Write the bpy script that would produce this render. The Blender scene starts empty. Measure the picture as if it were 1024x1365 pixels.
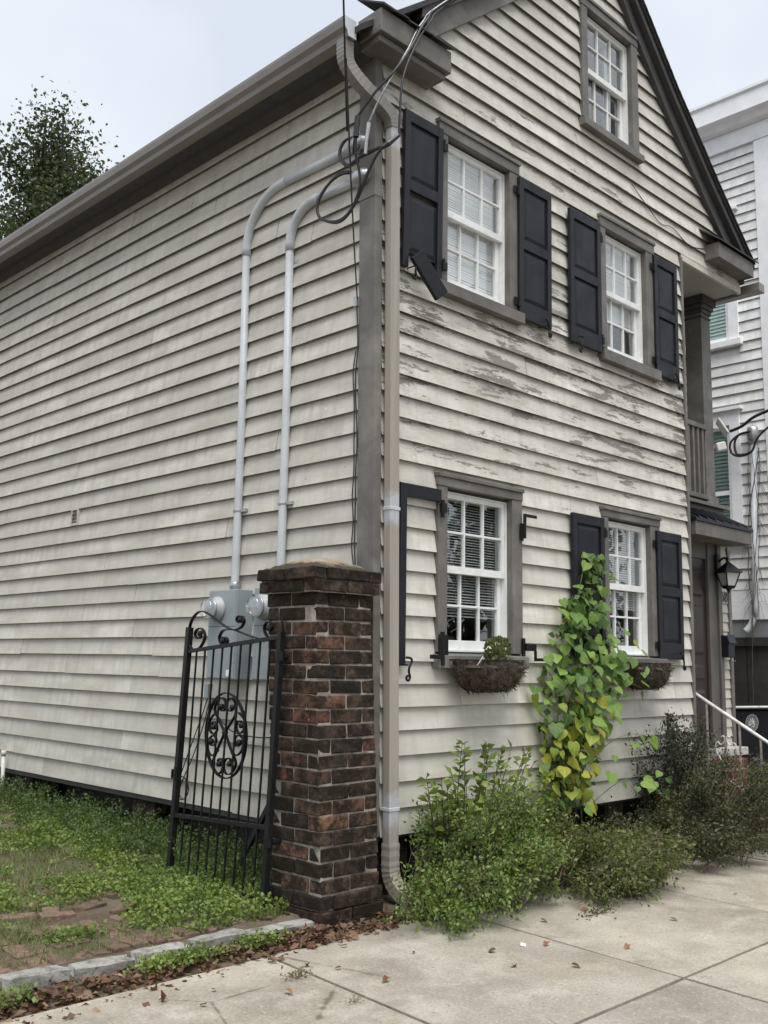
import bpy, bmesh, math, random
import numpy as np
from mathutils import Vector, Matrix

random.seed(7)
rng = np.random.default_rng(11)
SC = bpy.context.scene
COL = SC.collection
rad = math.radians

# ------------------------------------------------------------------ camera
CAM = Vector((-4.80217, -4.96183, 1.6))
F_PX, YAW, PITCH, ROLL = 1329.1, rad(44.72767), rad(8.5328), rad(0.85267)
fw = Vector((math.sin(YAW) * math.cos(PITCH), math.cos(YAW) * math.cos(PITCH), math.sin(PITCH)))
rt = Vector((math.cos(YAW), -math.sin(YAW), 0))
up = rt.cross(fw)
r2 = rt * math.cos(ROLL) + up * math.sin(ROLL)
u2 = -rt * math.sin(ROLL) + up * math.cos(ROLL)
cam = bpy.data.cameras.new('camera')
cam.sensor_fit = 'VERTICAL'
cam.sensor_height = 36.0
cam.lens = F_PX / 1365.0 * 36.0
cam.clip_start = 0.05
cam.clip_end = 3000
co = bpy.data.objects.new('camera', cam)
COL.objects.link(co)
m = Matrix((r2, u2, -fw)).transposed().to_4x4()
m.translation = CAM
co.matrix_world = m
SC.camera = co

# ------------------------------------------------------------------ sky and sun
SUN_EL, SUN_AZ = rad(66), rad(216)        # azimuth clockwise from +Y
w = bpy.data.worlds.new('World')
SC.world = w
w.use_nodes = True
wn, wl = w.node_tree.nodes, w.node_tree.links
for n in list(wn):
    wn.remove(n)
sky = wn.new('ShaderNodeTexSky')
sky.sky_type = 'NISHITA'
sky.sun_disc = False
sky.sun_elevation = SUN_EL
sky.sun_rotation = SUN_AZ
sky.air_density = 1.0
sky.dust_density = 3.0
tc = wn.new('ShaderNodeTexCoord')
nz = wn.new('ShaderNodeTexNoise')
nz.inputs['Scale'].default_value = 2.6
nz.inputs['Detail'].default_value = 4
wl.new(tc.outputs['Generated'], nz.inputs['Vector'])
cr = wn.new('ShaderNodeValToRGB')
cr.color_ramp.elements[0].position = 0.32
cr.color_ramp.elements[0].color = (2.95, 3.2, 3.52, 1)
cr.color_ramp.elements[1].position = 0.68
cr.color_ramp.elements[1].color = (3.95, 4.12, 4.34, 1)
wl.new(nz.outputs['Fac'], cr.inputs['Fac'])
mx = wn.new('ShaderNodeMix')
mx.data_type = 'RGBA'
mx.inputs['Factor'].default_value = 0.92
wl.new(sky.outputs['Color'], mx.inputs['A'])
wl.new(cr.outputs['Color'], mx.inputs['B'])
bg = wn.new('ShaderNodeBackground')
bg.inputs['Strength'].default_value = 0.1
wo = wn.new('ShaderNodeOutputWorld')
wl.new(mx.outputs['Result'], bg.inputs['Color'])
wl.new(bg.outputs['Background'], wo.inputs['Surface'])

sd = bpy.data.lights.new('sun', 'SUN')
sd.energy = 1.5
sd.angle = rad(42)
sd.color = (1.0, 0.97, 0.92)
so = bpy.data.objects.new('sun', sd)
COL.objects.link(so)
sdir = Vector((math.sin(SUN_AZ) * math.cos(SUN_EL), math.cos(SUN_AZ) * math.cos(SUN_EL), math.sin(SUN_EL)))
so.rotation_euler = sdir.to_track_quat('Z', 'Y').to_euler()
so.location = sdir * 30

vs = SC.view_settings
vs.view_transform = 'Standard'
vs.look = 'None'
vs.gamma = 1
vs.exposure = 1.36
vs.use_curve_mapping = False
SC.render.engine = 'CYCLES'

# ------------------------------------------------------------------ node helper
class NT:
    def __init__(s, name):
        s.m = bpy.data.materials.new(name)
        s.m.use_nodes = True
        s.n, s.l = s.m.node_tree.nodes, s.m.node_tree.links
        for x in list(s.n):
            s.n.remove(x)
        s.out = s.n.new('ShaderNodeOutputMaterial')
        s.tc = s.n.new('ShaderNodeTexCoord').outputs['Object']
        s.oi = s.n.new('ShaderNodeObjectInfo').outputs['Random']
    def put(s, sock, v):
        if isinstance(v, bpy.types.NodeSocket):
            s.l.new(v, sock)
        elif isinstance(v, (tuple, list)):
            sock.default_value = (*v, 1) if len(v) == 3 and sock.type == 'RGBA' else v
        else:
            sock.default_value = v
    def math(s, op, a, b=0.0, c=0.0, clamp=False):
        n = s.n.new('ShaderNodeMath'); n.operation = op; n.use_clamp = clamp
        s.put(n.inputs[0], a); s.put(n.inputs[1], b)
        if len(n.inputs) > 2: s.put(n.inputs[2], c)
        return n.outputs[0]
    def map(s, v=None, scale=(1, 1, 1), loc=(0, 0, 0), rot=(0, 0, 0)):
        n = s.n.new('ShaderNodeMapping')
        s.put(n.inputs['Vector'], v or s.tc); s.put(n.inputs['Scale'], scale)
        s.put(n.inputs['Location'], loc); s.put(n.inputs['Rotation'], rot)
        return n.outputs[0]
    def randvec(s, k=40.0):      # object coordinates shifted by a random amount per object
        n = s.n.new('ShaderNodeCombineXYZ')
        a = s.math('MULTIPLY', s.oi, k)
        for i in range(3): s.put(n.inputs[i], a)
        v = s.n.new('ShaderNodeVectorMath'); v.operation = 'ADD'
        s.put(v.inputs[0], s.tc); s.put(v.inputs[1], n.outputs[0])
        return v.outputs[0]
    def noise(s, v=None, scale=5, detail=4, rough=0.55, dist=0.0):
        n = s.n.new('ShaderNodeTexNoise')
        s.put(n.inputs['Vector'], v or s.tc); s.put(n.inputs['Scale'], scale)
        s.put(n.inputs['Detail'], detail); s.put(n.inputs['Roughness'], rough); s.put(n.inputs['Distortion'], dist)
        return n.outputs['Fac']
    def voro(s, v=None, scale=5, feat='F1', rnd=1.0):
        n = s.n.new('ShaderNodeTexVoronoi'); n.feature = feat
        s.put(n.inputs['Vector'], v or s.tc); s.put(n.inputs['Scale'], scale); s.put(n.inputs['Randomness'], rnd)
        return n.outputs['Distance']
    def ramp(s, f, stops, interp='LINEAR'):
        n = s.n.new('ShaderNodeValToRGB'); cr = n.color_ramp; cr.interpolation = interp
        while len(cr.elements) < len(stops): cr.elements.new(0.5)
        for e, (p, c) in zip(cr.elements, stops):
            e.position = p
            e.color = (c, c, c, 1) if isinstance(c, (int, float)) else (*c, 1)
        s.put(n.inputs['Fac'], f)
        return n.outputs['Color']
    def mix(s, f, a, b, mode='MIX'):
        n = s.n.new('ShaderNodeMix'); n.data_type = 'RGBA'; n.blend_type = mode
        s.put(n.inputs['Factor'], f); s.put(n.inputs['A'], a); s.put(n.inputs['B'], b)
        return n.outputs['Result']
    def sep(s, v=None):
        n = s.n.new('ShaderNodeSeparateXYZ'); s.put(n.inputs[0], v or s.tc)
        return n.outputs
    def hsv(s, c, h=0.5, sat=1.0, val=1.0):
        n = s.n.new('ShaderNodeHueSaturation')
        s.put(n.inputs['Hue'], h); s.put(n.inputs['Saturation'], sat); s.put(n.inputs['Value'], val); s.put(n.inputs['Color'], c)
        return n.outputs[0]
    def bump(s, h, strength=0.3, dist=0.01, normal=None):
        n = s.n.new('ShaderNodeBump')
        s.put(n.inputs['Height'], h); s.put(n.inputs['Strength'], strength); s.put(n.inputs['Distance'], dist)
        if normal: s.put(n.inputs['Normal'], normal)
        return n.outputs[0]
    def bsdf(s, color, rough=0.6, metal=0.0, normal=None, spec=0.5, **k):
        n = s.n.new('ShaderNodeBsdfPrincipled')
        s.put(n.inputs['Base Color'], color); s.put(n.inputs['Roughness'], rough); s.put(n.inputs['Metallic'], metal)
        s.put(n.inputs['Specular IOR Level'], spec)
        for a, b in k.items(): s.put(n.inputs[a.replace('_', ' ')], b)
        if normal: s.put(n.inputs['Normal'], normal)
        s.l.new(n.outputs[0], s.out.inputs['Surface'])
        return n
    def island(s):
        g = s.n.new('ShaderNodeNewGeometry'); return g.outputs['Random Per Island']

M = {}
def simple(name, col, rough=0.6, metal=0.0, var=0.25, scale=9, bump=0.15, spec=0.5, dirt=None):
    t = NT(name)
    v = t.randvec()
    n1 = t.noise(v, scale, 5)
    c = t.mix(1.0, col, t.ramp(n1, [(0.3, 1 - var), (0.7, 1 + var)]), 'MULTIPLY')
    if dirt:
        c = t.mix(t.ramp(t.noise(v, scale * 0.35, 6, 0.65), [(0.5, 0), (0.75, 0.8)]), c, dirt)
    t.bsdf(c, rough, metal, t.bump(t.noise(v, scale * 8, 3), bump, 0.004), spec)
    M[name] = t.m
    return t.m

def siding_mat(name, base, peel, side):
    t = NT(name)
    v = t.randvec(53.0)
    x, y, z = t.sep()
    # tone per board, mottling, streaks
    tone = t.ramp(t.oi, [(0.0, 0.86), (0.5, 0.98), (1.0, 1.07)])
    c = t.mix(1.0, base, tone, 'MULTIPLY')
    mott = t.noise(t.map(v, (1.4, 1.4, 5)), 1.3, 6, 0.62)
    c = t.mix(t.ramp(mott, [(0.38, 0.0), (0.68, 0.95)]), c, tuple(a * b for a, b in zip(base, (0.72, 0.70, 0.65))))
    sm = t.noise(t.map(v, (5, 5, 0.9)), 2.2, 5, 0.6)
    c = t.mix(t.ramp(sm, [(0.46, 0.0), (0.72, 0.62)]), c, tuple(a * 0.6 for a in base))
    # old patch repairs: paler filler dabs
    dab = t.voro(t.map(v, (1.0, 1.0, 1.7)), 3.1)
    dn = t.math('ADD', dab, t.math('MULTIPLY', t.noise(v, 22, 3), 0.10))
    c = t.mix(t.ramp(dn, [(0.085, 0.7), (0.115, 0.0)]), c, tuple(min(1, a * 1.17) for a in base))
    # big weathered areas shared by neighbouring boards
    big = t.noise(t.map(None, (1, 1, 1)), 0.75, 4, 0.55)
    c = t.mix(t.ramp(big, [(0.42, 0.0), (0.7, 0.45)]), c, tuple(a * b for a, b in zip(base, (0.68, 0.67, 0.64))))
    # soot and mildew near the ground
    low = t.math('MULTIPLY', t.ramp(z, [(0.0, 1.0), (1.0, 0.0)]), t.noise(v, 3, 4))
    c = t.mix(t.math('MULTIPLY', low, 0.75), c, (0.17, 0.17, 0.12))
    gr_v = t.map(v, (0.9, 0.9, 26)) if not side else t.map(v, (0.9, 0.9, 26))
    grain = t.noise(gr_v, 3.2, 6, 0.65, 0.6)
    nl = t.voro(t.map(v, (1.0, 1.0, 1.0)), 4.2)
    c = t.mix(t.ramp(nl, [(0.022, 0.75), (0.034, 0.0)]), c, (0.16, 0.14, 0.115))
    h = t.math('MULTIPLY', grain, 0.25)
    if peel > 0:
        # flaked paint: long islands along the board, worst on the upper front
        p1 = t.noise(t.map(v, (1.15, 1.15, 6.5)), 1.7, 6, 0.62, 0.35)
        p2 = t.noise(t.map(v, (6.5, 6.5, 30)), 3.2, 6, 0.74, 0.4)
        area = t.noise(None, 0.85, 3, 0.5)
        zone = t.ramp(t.math('DIVIDE', z, 9.0), [(0.28, 0.0), (0.36, 0.66), (0.41, 1.0), (0.52, 1.0), (0.60, 0.72), (0.66, 0.66), (0.74, 0.5), (0.90, 0.3)])
        if side:
            zone = 0.25
        s1 = t.math('ADD', t.math('MULTIPLY', p1, 0.86), t.math('MULTIPLY', p2, 0.34))
        s1 = t.math('ADD', s1, t.math('MULTIPLY', t.math('SUBTRACT', area, 0.5), 0.35))
        thr = t.math('SUBTRACT', 0.86, t.math('MULTIPLY', zone, 0.215 * peel))
        pk = t.math('MULTIPLY', t.math('SUBTRACT', s1, thr), 70.0, clamp=True)
        ring = t.n.new('ShaderNodeTexWave'); ring.wave_type = 'RINGS'; ring.rings_direction = 'Y'
        t.put(ring.inputs['Vector'], t.map(v, (0.55, 0.2, 4.2)))
        t.put(ring.inputs['Scale'], 7.0); t.put(ring.inputs['Distortion'], 5.0); t.put(ring.inputs['Detail'], 2.0); t.put(ring.inputs['Detail Scale'], 0.8)
        wood = t.mix(t.ramp(ring.outputs['Fac'], [(0.35, 0.0), (0.7, 1.0)]), (0.24, 0.222, 0.19), (0.12, 0.112, 0.096))
        wood = t.mix(t.ramp(grain, [(0.4, 0), (0.8, 0.6)]), wood, (0.36, 0.34, 0.295))
        # paint lifted in long splits and along the growth rings
        ck = t.noise(t.map(v, (3.6, 3.6, 55)), 2.6, 5, 0.72, 0.8)
        ckm = t.math('MULTIPLY', t.ramp(ck, [(0.585, 0.0), (0.615, 1.0)]), t.math('MULTIPLY', zone, t.ramp(p1, [(0.40, 0), (0.50, 1)])))
        c = t.mix(t.math('MULTIPLY', ckm, 0.9 * peel), c, (0.105, 0.098, 0.085))
        rg = t.math('MULTIPLY', t.ramp(ring.outputs['Fac'], [(0.80, 0.0), (0.90, 1.0)]), t.math('MULTIPLY', zone, t.ramp(t.noise(t.map(v, (0.9, 0.9, 3)), 1.4, 3), [(0.52, 0), (0.58, 1)])))
        c = t.mix(t.math('MULTIPLY', rg, 0.7 * peel), c, (0.15, 0.14, 0.12))
        c = t.mix(pk, c, wood)
        h = t.math('SUBTRACT', h, t.math('MULTIPLY', pk, 0.7))
    t.bsdf(c, 0.62, 0, t.bump(h, 0.45, 0.004), 0.35)
    M[name] = t.m

siding_mat('siding_front', (0.65, 0.625, 0.57), 1.0, False)
siding_mat('siding_side', (0.60, 0.575, 0.52), 0.12, True)
siding_mat('siding_white', (0.88, 0.89, 0.90), 0.0, True)
siding_mat('siding_entry', (0.62, 0.60, 0.54), 0.25, False)
simple('lap_shade', (0.105, 0.092, 0.075), 0.9, var=0.35, scale=9, bump=0.3)  # dark lap lines between boards, shade put into the colour
simple('trim', (0.125, 0.116, 0.105), 0.62, var=0.22, scale=6, bump=0.25, dirt=(0.26, 0.245, 0.22))
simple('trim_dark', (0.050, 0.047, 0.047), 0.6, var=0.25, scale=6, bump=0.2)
simple('soffit', (0.07, 0.068, 0.075), 0.7, var=0.15)
simple('ceiling_paint', (0.34, 0.34, 0.33), 0.7, var=0.1, scale=3)
simple('gutter_paint', (0.205, 0.188, 0.172), 0.38, 0.0, var=0.10, scale=3, bump=0.05)
simple('white_paint', (0.74, 0.75, 0.74), 0.45, var=0.07, scale=12, bump=0.12, dirt=(0.55, 0.54, 0.5))
simple('white_trim', (0.86, 0.87, 0.89), 0.5, var=0.07, scale=6, bump=0.1)
simple('pale_trim', (0.42, 0.41, 0.38), 0.5, var=0.1, scale=6)
simple('iron', (0.007, 0.007, 0.008), 0.5, 0.0, var=0.4, scale=30, bump=0.3, spec=0.25)
simple('rusty_iron', (0.007, 0.007, 0.008), 0.5, 0.0, var=0.5, scale=14, bump=0.4, spec=0.3, dirt=(0.018, 0.013, 0.011))
simple('cable_black', (0.016, 0.016, 0.02), 0.45, var=0.2)
simple('cable_grey', (0.30, 0.30, 0.30), 0.4, 0.6, var=0.3, scale=40)
simple('conduit', (0.50, 0.53, 0.555), 0.42, 0.0, var=0.08, scale=5, bump=0.05, dirt=(0.36, 0.37, 0.37))
simple('galvanised', (0.42, 0.43, 0.44), 0.38, 0.75, var=0.2, scale=20, bump=0.1)
simple('meter_grey', (0.255, 0.295, 0.315), 0.45, 0.0, var=0.08, scale=4, bump=0.05)
simple('meter_socket', (0.36, 0.38, 0.385), 0.45, 0.0, var=0.1)
simple('mortar', (0.27, 0.25, 0.215), 0.95, var=0.45, scale=16, bump=0.8, spec=0.1, dirt=(0.028, 0.026, 0.022))
simple('dark_metal', (0.010, 0.011, 0.018), 0.42, 0.0, var=0.2, scale=5, bump=0.03, spec=0.3)
simple('shingle', (0.03, 0.029, 0.032), 0.8, var=0.4, scale=20, bump=0.5)
simple('door_wood', (0.022, 0.012, 0.010), 0.42, var=0.35, scale=5, bump=0.15)
simple('door_trim', (0.10, 0.092, 0.083), 0.55, var=0.15, scale=5)
simple('blind_white', (0.88, 0.88, 0.87), 0.5, var=0.04)
simple('blind_dark', (0.62, 0.62, 0.61), 0.5, var=0.08)
simple('blind_green', (0.60, 0.76, 0.71), 0.5, var=0.06)
simple('blind_teal', (0.17, 0.27, 0.26), 0.5, var=0.06)
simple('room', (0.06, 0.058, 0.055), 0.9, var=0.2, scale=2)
simple('crawl_light_block', (0.055, 0.053, 0.05), 0.9, var=0.4, scale=6, bump=0.4)
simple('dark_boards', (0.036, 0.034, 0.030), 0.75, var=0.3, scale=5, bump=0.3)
simple('grey_band', (0.24, 0.25, 0.26), 0.6, var=0.15, scale=4)
simple('coir', (0.055, 0.040, 0.032), 0.95, var=0.7, scale=18, bump=1.0, dirt=(0.13, 0.085, 0.06))
simple('twig', (0.095, 0.075, 0.057), 0.85, var=0.35, scale=30, bump=0.3)
simple('green_stem', (0.10, 0.13, 0.05), 0.6, var=0.3, scale=30)
simple('bark', (0.085, 0.07, 0.058), 0.9, var=0.4, scale=10, bump=0.7)
simple('bin_plastic', (0.006, 0.008, 0.012), 0.5, var=0.25, scale=4, bump=0.05, spec=0.25)
simple('bin_print', (0.62, 0.64, 0.64), 0.6, var=0.15, scale=40)
simple('rail_white', (0.66, 0.66, 0.63), 0.4, var=0.12, scale=30, dirt=(0.35, 0.27, 0.2))
simple('rail_worn', (0.34, 0.31, 0.28), 0.55, var=0.25, scale=30, dirt=(0.18, 0.10, 0.06))
simple('lantern_glass', (0.50, 0.51, 0.52), 0.3, var=0.04)
simple('camera_white', (0.62, 0.61, 0.58), 0.4, var=0.04)
simple('black_plastic', (0.012, 0.012, 0.014), 0.3, var=0.1)
simple('paper', (0.78, 0.78, 0.76), 0.7, var=0.05)
simple('pvc', (0.62, 0.60, 0.55), 0.45, var=0.08, dirt=(0.4, 0.36, 0.3))
simple('caulk', (0.50, 0.51, 0.53), 0.6, var=0.15, scale=25, bump=0.5)

def mk_downspout():
    t = NT('downspout_paint')
    v = t.map(None, (14, 14, 0.25))
    c = t.mix(1.0, (0.325, 0.292, 0.253), t.ramp(t.noise(v, 2.0, 4), [(0.3, 0.85), (0.7, 1.12)]), 'MULTIPLY')
    x, y, z = t.sep()
    n = t.noise(None, 14, 5, 0.7)
    def band(zc, h):
        d = t.math('ABSOLUTE', t.math('SUBTRACT', z, zc))
        return t.math('MULTIPLY', t.math('SUBTRACT', t.math('ADD', h, t.math('MULTIPLY', t.math('SUBTRACT', n, 0.5), 0.22)), d), 18.0, clamp=True)
    mk = t.math('MAXIMUM', band(5.42, 0.10), t.math('MAXIMUM', band(2.66, 0.13), band(0.62, 0.13)))
    c = t.mix(t.math('MULTIPLY', mk, 0.8), c, (0.44, 0.46, 0.50))
    t.bsdf(c, 0.45, 0, t.bump(n, 0.08, 0.004), 0.4)
    M['downspout_paint'] = t.m
mk_downspout()

def mk_shutter(name='shutter_paint', k=1.0):
    t = NT(name)
    v = t.randvec()
    st = t.noise(t.map(v, (26, 26, 1.1)), 1.8, 5, 0.65)
    c = t.mix(t.ramp(st, [(0.5, 0.0), (0.8, 1.0)]), (0.021 * k, 0.023 * k, 0.033 * k), (0.050 * k, 0.050 * k, 0.058 * k))
    c = t.mix(t.ramp(t.noise(v, 2.2, 4), [(0.45, 0), (0.75, 0.6)]), c, (0.040 * k, 0.042 * k, 0.052 * k))
    rg = t.ramp(t.noise(v, 5, 4), [(0.3, 0.40), (0.7, 0.62)])
    t.bsdf(c, rg, 0, t.bump(st, 0.25, 0.003), 0.28)
    M[name] = t.m
mk_shutter(k=0.5)

def mk_brick(name, stops, soot):
    t = NT(name)
    v = t.randvec(91)
    c = t.ramp(t.oi, stops)
    n1 = t.noise(v, 26, 6, 0.7)
    c = t.mix(1.0, c, t.ramp(n1, [(0.25, 0.5), (0.75, 1.5)]), 'MULTIPLY')
    black = t.noise(v, 8, 7, 0.75)
    c = t.mix(t.ramp(black, [(soot, 0.0), (soot + 0.16, 0.9)]), c, (0.017, 0.014, 0.011))
    lich = t.noise(v, 21, 6, 0.75)
    c = t.mix(t.ramp(lich, [(0.58, 0.0), (0.68, 0.6)]), c, (0.085, 0.08, 0.055))
    smear = t.noise(v, 11, 6, 0.7)
    c = t.mix(t.ramp(smear, [(0.67, 0.0), (0.72, 0.7)]), c, (0.24, 0.225, 0.195))
    hgt_ = t.math('ADD', t.noise(v, 48, 6, 0.75), t.math('MULTIPLY', t.noise(v, 14, 4), 1.2))
    t.bsdf(c, 0.95, 0, t.bump(hgt_, 1.0, 0.009), 0.12)
    M[name] = t.m
mk_brick('brick', [(0.0, (0.075, 0.052, 0.038)), (0.45, (0.125, 0.072, 0.050)), (0.62, (0.13, 0.060, 0.045)), (0.75, (0.10, 0.080, 0.060)), (0.9, (0.22, 0.12, 0.078)), (1.0, (0.115, 0.062, 0.046))], 0.385)
mk_brick('brick_sooty', [(0.0, (0.045, 0.036, 0.028)), (1.0, (0.095, 0.066, 0.048))], 0.37)
mk_brick('brick_red', [(0.0, (0.12, 0.04, 0.03)), (1.0, (0.18, 0.068, 0.05))], 0.52)
mk_brick('brick_paver', [(0.0, (0.12, 0.085, 0.065)), (1.0, (0.20, 0.135, 0.105))], 0.55)

def mk_cap():
    t = NT('cap_mortar')
    n = t.noise(None, 7, 6, 0.7)
    c = t.mix(t.ramp(n, [(0.35, 0), (0.62, 1)]), (0.25, 0.185, 0.115), (0.30, 0.26, 0.20))
    gx_, gy_, gz_ = t.sep(t.map(None, (1, 1, 1), (0.385, -0.10, 0)))
    edge = t.math('MAXIMUM', t.math('ABSOLUTE', gx_), t.math('ABSOLUTE', gy_))
    edge = t.math('ADD', edge, t.math('MULTIPLY', t.math('SUBTRACT', t.noise(None, 12, 6, 0.7), 0.5), 0.30))
    c = t.mix(t.ramp(edge, [(0.16, 0), (0.22, 0.93)]), c, (0.04, 0.036, 0.030))
    t.bsdf(c, 0.95, 0, t.bump(t.noise(None, 40, 6, .7), 1.0, 0.01), 0.1)
    M['cap_mortar'] = t.m
mk_cap()

def mk_concrete():
    t = NT('concrete')
    v = t.randvec(17)
    c = t.ramp(t.oi, [(0, (0.29, 0.272, 0.243)), (0.3, (0.385, 0.348, 0.288)), (1, (0.42, 0.382, 0.318))])
    c = t.mix(t.ramp(t.noise(v, 1.6, 6, 0.6), [(0.35, 0), (0.66, 0.85)]), c, (0.20, 0.176, 0.14))
    c = t.mix(t.ramp(t.noise(v, 4.5, 6, 0.65), [(0.5, 0), (0.75, 0.65)]), c, (0.46, 0.435, 0.38))
    c = t.mix(t.ramp(t.noise(v, 0.9, 4, 0.5, 0.8), [(0.60, 0), (0.78, 0.6)]), c, (0.26, 0.205, 0.14))
    sp = t.noise(v, 62, 5, 0.85)
    c = t.mix(t.ramp(sp, [(0.54, 0), (0.66, 0.85)]), c, (0.13, 0.12, 0.105))
    c = t.mix(t.ramp(sp, [(0.32, 0.8), (0.44, 0)]), c, (0.55, 0.53, 0.48))
    spot = t.voro(t.map(v, (1, 1, 1)), 7.0)
    c = t.mix(t.ramp(t.math('ADD', spot, t.math('MULTIPLY', t.noise(v, 30, 3), 0.12)), [(0.085, 0.8), (0.12, 0)]), c, (0.11, 0.10, 0.085))
    ck = t.voro(t.map(v, (1, 1, 0.01)), 0.9, 'DISTANCE_TO_EDGE')
    ckn = t.math('ADD', ck, t.math('MULTIPLY', t.math('SUBTRACT', t.noise(v, 9, 4), 0.5), 0.03))
    c = t.mix(t.math('MULTIPLY', t.ramp(ckn, [(0.0, 0.75), (0.006, 0)]), t.ramp(t.noise(v, .8, 2), [(.52, 0), (.6, 1)])), c, (0.09, 0.08, 0.065))
    h = t.math('ADD', t.math('MULTIPLY', sp, 0.6), t.noise(v, 9, 4))
    t.bsdf(c, 0.9, 0, t.bump(h, 0.5, 0.006), 0.25)
    M['concrete'] = t.m
mk_concrete()

def mk_ground():
    t = NT('soil')
    c = t.mix(t.ramp(t.noise(None, 3.5, 6, 0.65), [(0.35, 0), (0.65, 1)]), (0.085, 0.064, 0.046), (0.15, 0.118, 0.086))
    c = t.mix(t.ramp(t.noise(None, 40, 5, 0.7), [(0.5, 0), (0.7, 0.7)]), c, (0.20, 0.165, 0.12))
    c = t.mix(t.ramp(t.noise(None, 1.2, 5, 0.6), [(0.5, 0), (0.68, 0.7)]), c, (0.07, 0.085, 0.035))
    t.bsdf(c, 0.95, 0, t.bump(t.noise(None, 30, 6, 0.7), 1.0, 0.02), 0.2)
    M['soil'] = t.m
    t = NT('granite')
    v = t.randvec()
    c = t.mix(t.ramp(t.noise(v, 5, 6, 0.65), [(0.35, 0), (0.7, 1)]), (0.22, 0.215, 0.20), (0.36, 0.35, 0.33))
    c = t.mix(t.ramp(t.noise(v, 90, 3, 0.8), [(0.55, 0), (0.7, 0.7)]), c, (0.12, 0.12, 0.115))
    c = t.mix(t.ramp(t.noise(v, 11, 6, 0.75), [(0.48, 0), (0.62, 0.85)]), c, (0.10, 0.095, 0.07))
    t.bsdf(c, 0.85, 0, t.bump(t.noise(v, 35, 6, 0.7), 0.9, 0.008), 0.3)
    M['granite'] = t.m
mk_ground()

def leaf_mat(name, cols, trans=0.3, rough=0.5, use_object=False):
    t = NT(name)
    f = t.oi if use_object else t.island()
    k = len(cols)
    c = t.ramp(f, [(i / max(1, k - 1), cc) for i, cc in enumerate(cols)])
    c = t.mix(1.0, c, t.ramp(t.noise(None, 5, 4, 0.65), [(0.3, 0.6), (0.7, 1.4)]), 'MULTIPLY')
    p = t.n.new('ShaderNodeBsdfPrincipled')
    t.put(p.inputs['Base Color'], c); t.put(p.inputs['Roughness'], rough); t.put(p.inputs['Specular IOR Level'], 0.35)
    tr = t.n.new('ShaderNodeBsdfTranslucent')
    t.put(tr.inputs['Color'], t.mix(1.0, c, (1.15, 1.3, 0.6), 'MULTIPLY'))
    ms = t.n.new('ShaderNodeMixShader')
    t.put(ms.inputs[0], trans)
    t.l.new(p.outputs[0], ms.inputs[1]); t.l.new(tr.outputs[0], ms.inputs[2])
    t.l.new(ms.outputs[0], t.out.inputs['Surface'])
    M[name] = t.m
leaf_mat('leaf_bush_a', [(0.058, 0.097, 0.026), (0.110, 0.172, 0.038), (0.169, 0.236, 0.054), (0.130, 0.187, 0.060), (0.221, 0.271, 0.060)])
leaf_mat('leaf_bush_b', [(0.043, 0.067, 0.025), (0.088, 0.116, 0.034), (0.119, 0.158, 0.046), (0.155, 0.128, 0.048), (0.166, 0.202, 0.062)])
leaf_mat('leaf_bush_c', [(0.030, 0.041, 0.022), (0.059, 0.069, 0.031), (0.082, 0.094, 0.042), (0.086, 0.066, 0.038), (0.122, 0.126, 0.057)])
leaf_mat('leaf_bush_d', [(0.022, 0.030, 0.020), (0.042, 0.052, 0.032), (0.058, 0.068, 0.042), (0.06, 0.055, 0.042)])
leaf_mat('leaf_sapling', [(0.078, 0.126, 0.035), (0.138, 0.204, 0.050), (0.204, 0.258, 0.065), (0.264, 0.300, 0.080)])
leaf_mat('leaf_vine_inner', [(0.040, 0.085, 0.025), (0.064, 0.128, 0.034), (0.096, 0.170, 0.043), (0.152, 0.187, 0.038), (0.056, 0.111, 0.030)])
leaf_mat('leaf_tree', [(0.030, 0.045, 0.024), (0.055, 0.076, 0.033), (0.08, 0.10, 0.042), (0.05, 0.07, 0.037), (0.11, 0.115, 0.045)], 0.25)
leaf_mat('grass_green', [(0.062, 0.107, 0.025), (0.108, 0.168, 0.040), (0.148, 0.210, 0.057), (0.194, 0.228, 0.080), (0.097, 0.156, 0.033)])
leaf_mat('grass_dry', [(0.16, 0.135, 0.075), (0.22, 0.19, 0.115), (0.28, 0.25, 0.16), (0.11, 0.12, 0.045)])
leaf_mat('clover', [(0.092, 0.138, 0.031), (0.141, 0.203, 0.047), (0.202, 0.259, 0.069), (0.110, 0.165, 0.037)])
leaf_mat('weed_dark', [(0.047, 0.084, 0.030), (0.081, 0.132, 0.041), (0.115, 0.182, 0.051), (0.074, 0.101, 0.041)])
leaf_mat('litter', [(0.044, 0.024, 0.016), (0.092, 0.044, 0.027), (0.132, 0.064, 0.038), (0.168, 0.098, 0.059), (0.068, 0.036, 0.023), (0.216, 0.153, 0.099)], 0.1, 0.6)
leaf_mat('fallen', [(0.075, 0.038, 0.024), (0.17, 0.075, 0.04), (0.25, 0.15, 0.075), (0.10, 0.055, 0.035)], 0.1, 0.6, True)
leaf_mat('succulent', [(0.10, 0.13, 0.045), (0.16, 0.19, 0.07), (0.075, 0.095, 0.04), (0.15, 0.12, 0.06)])
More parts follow.
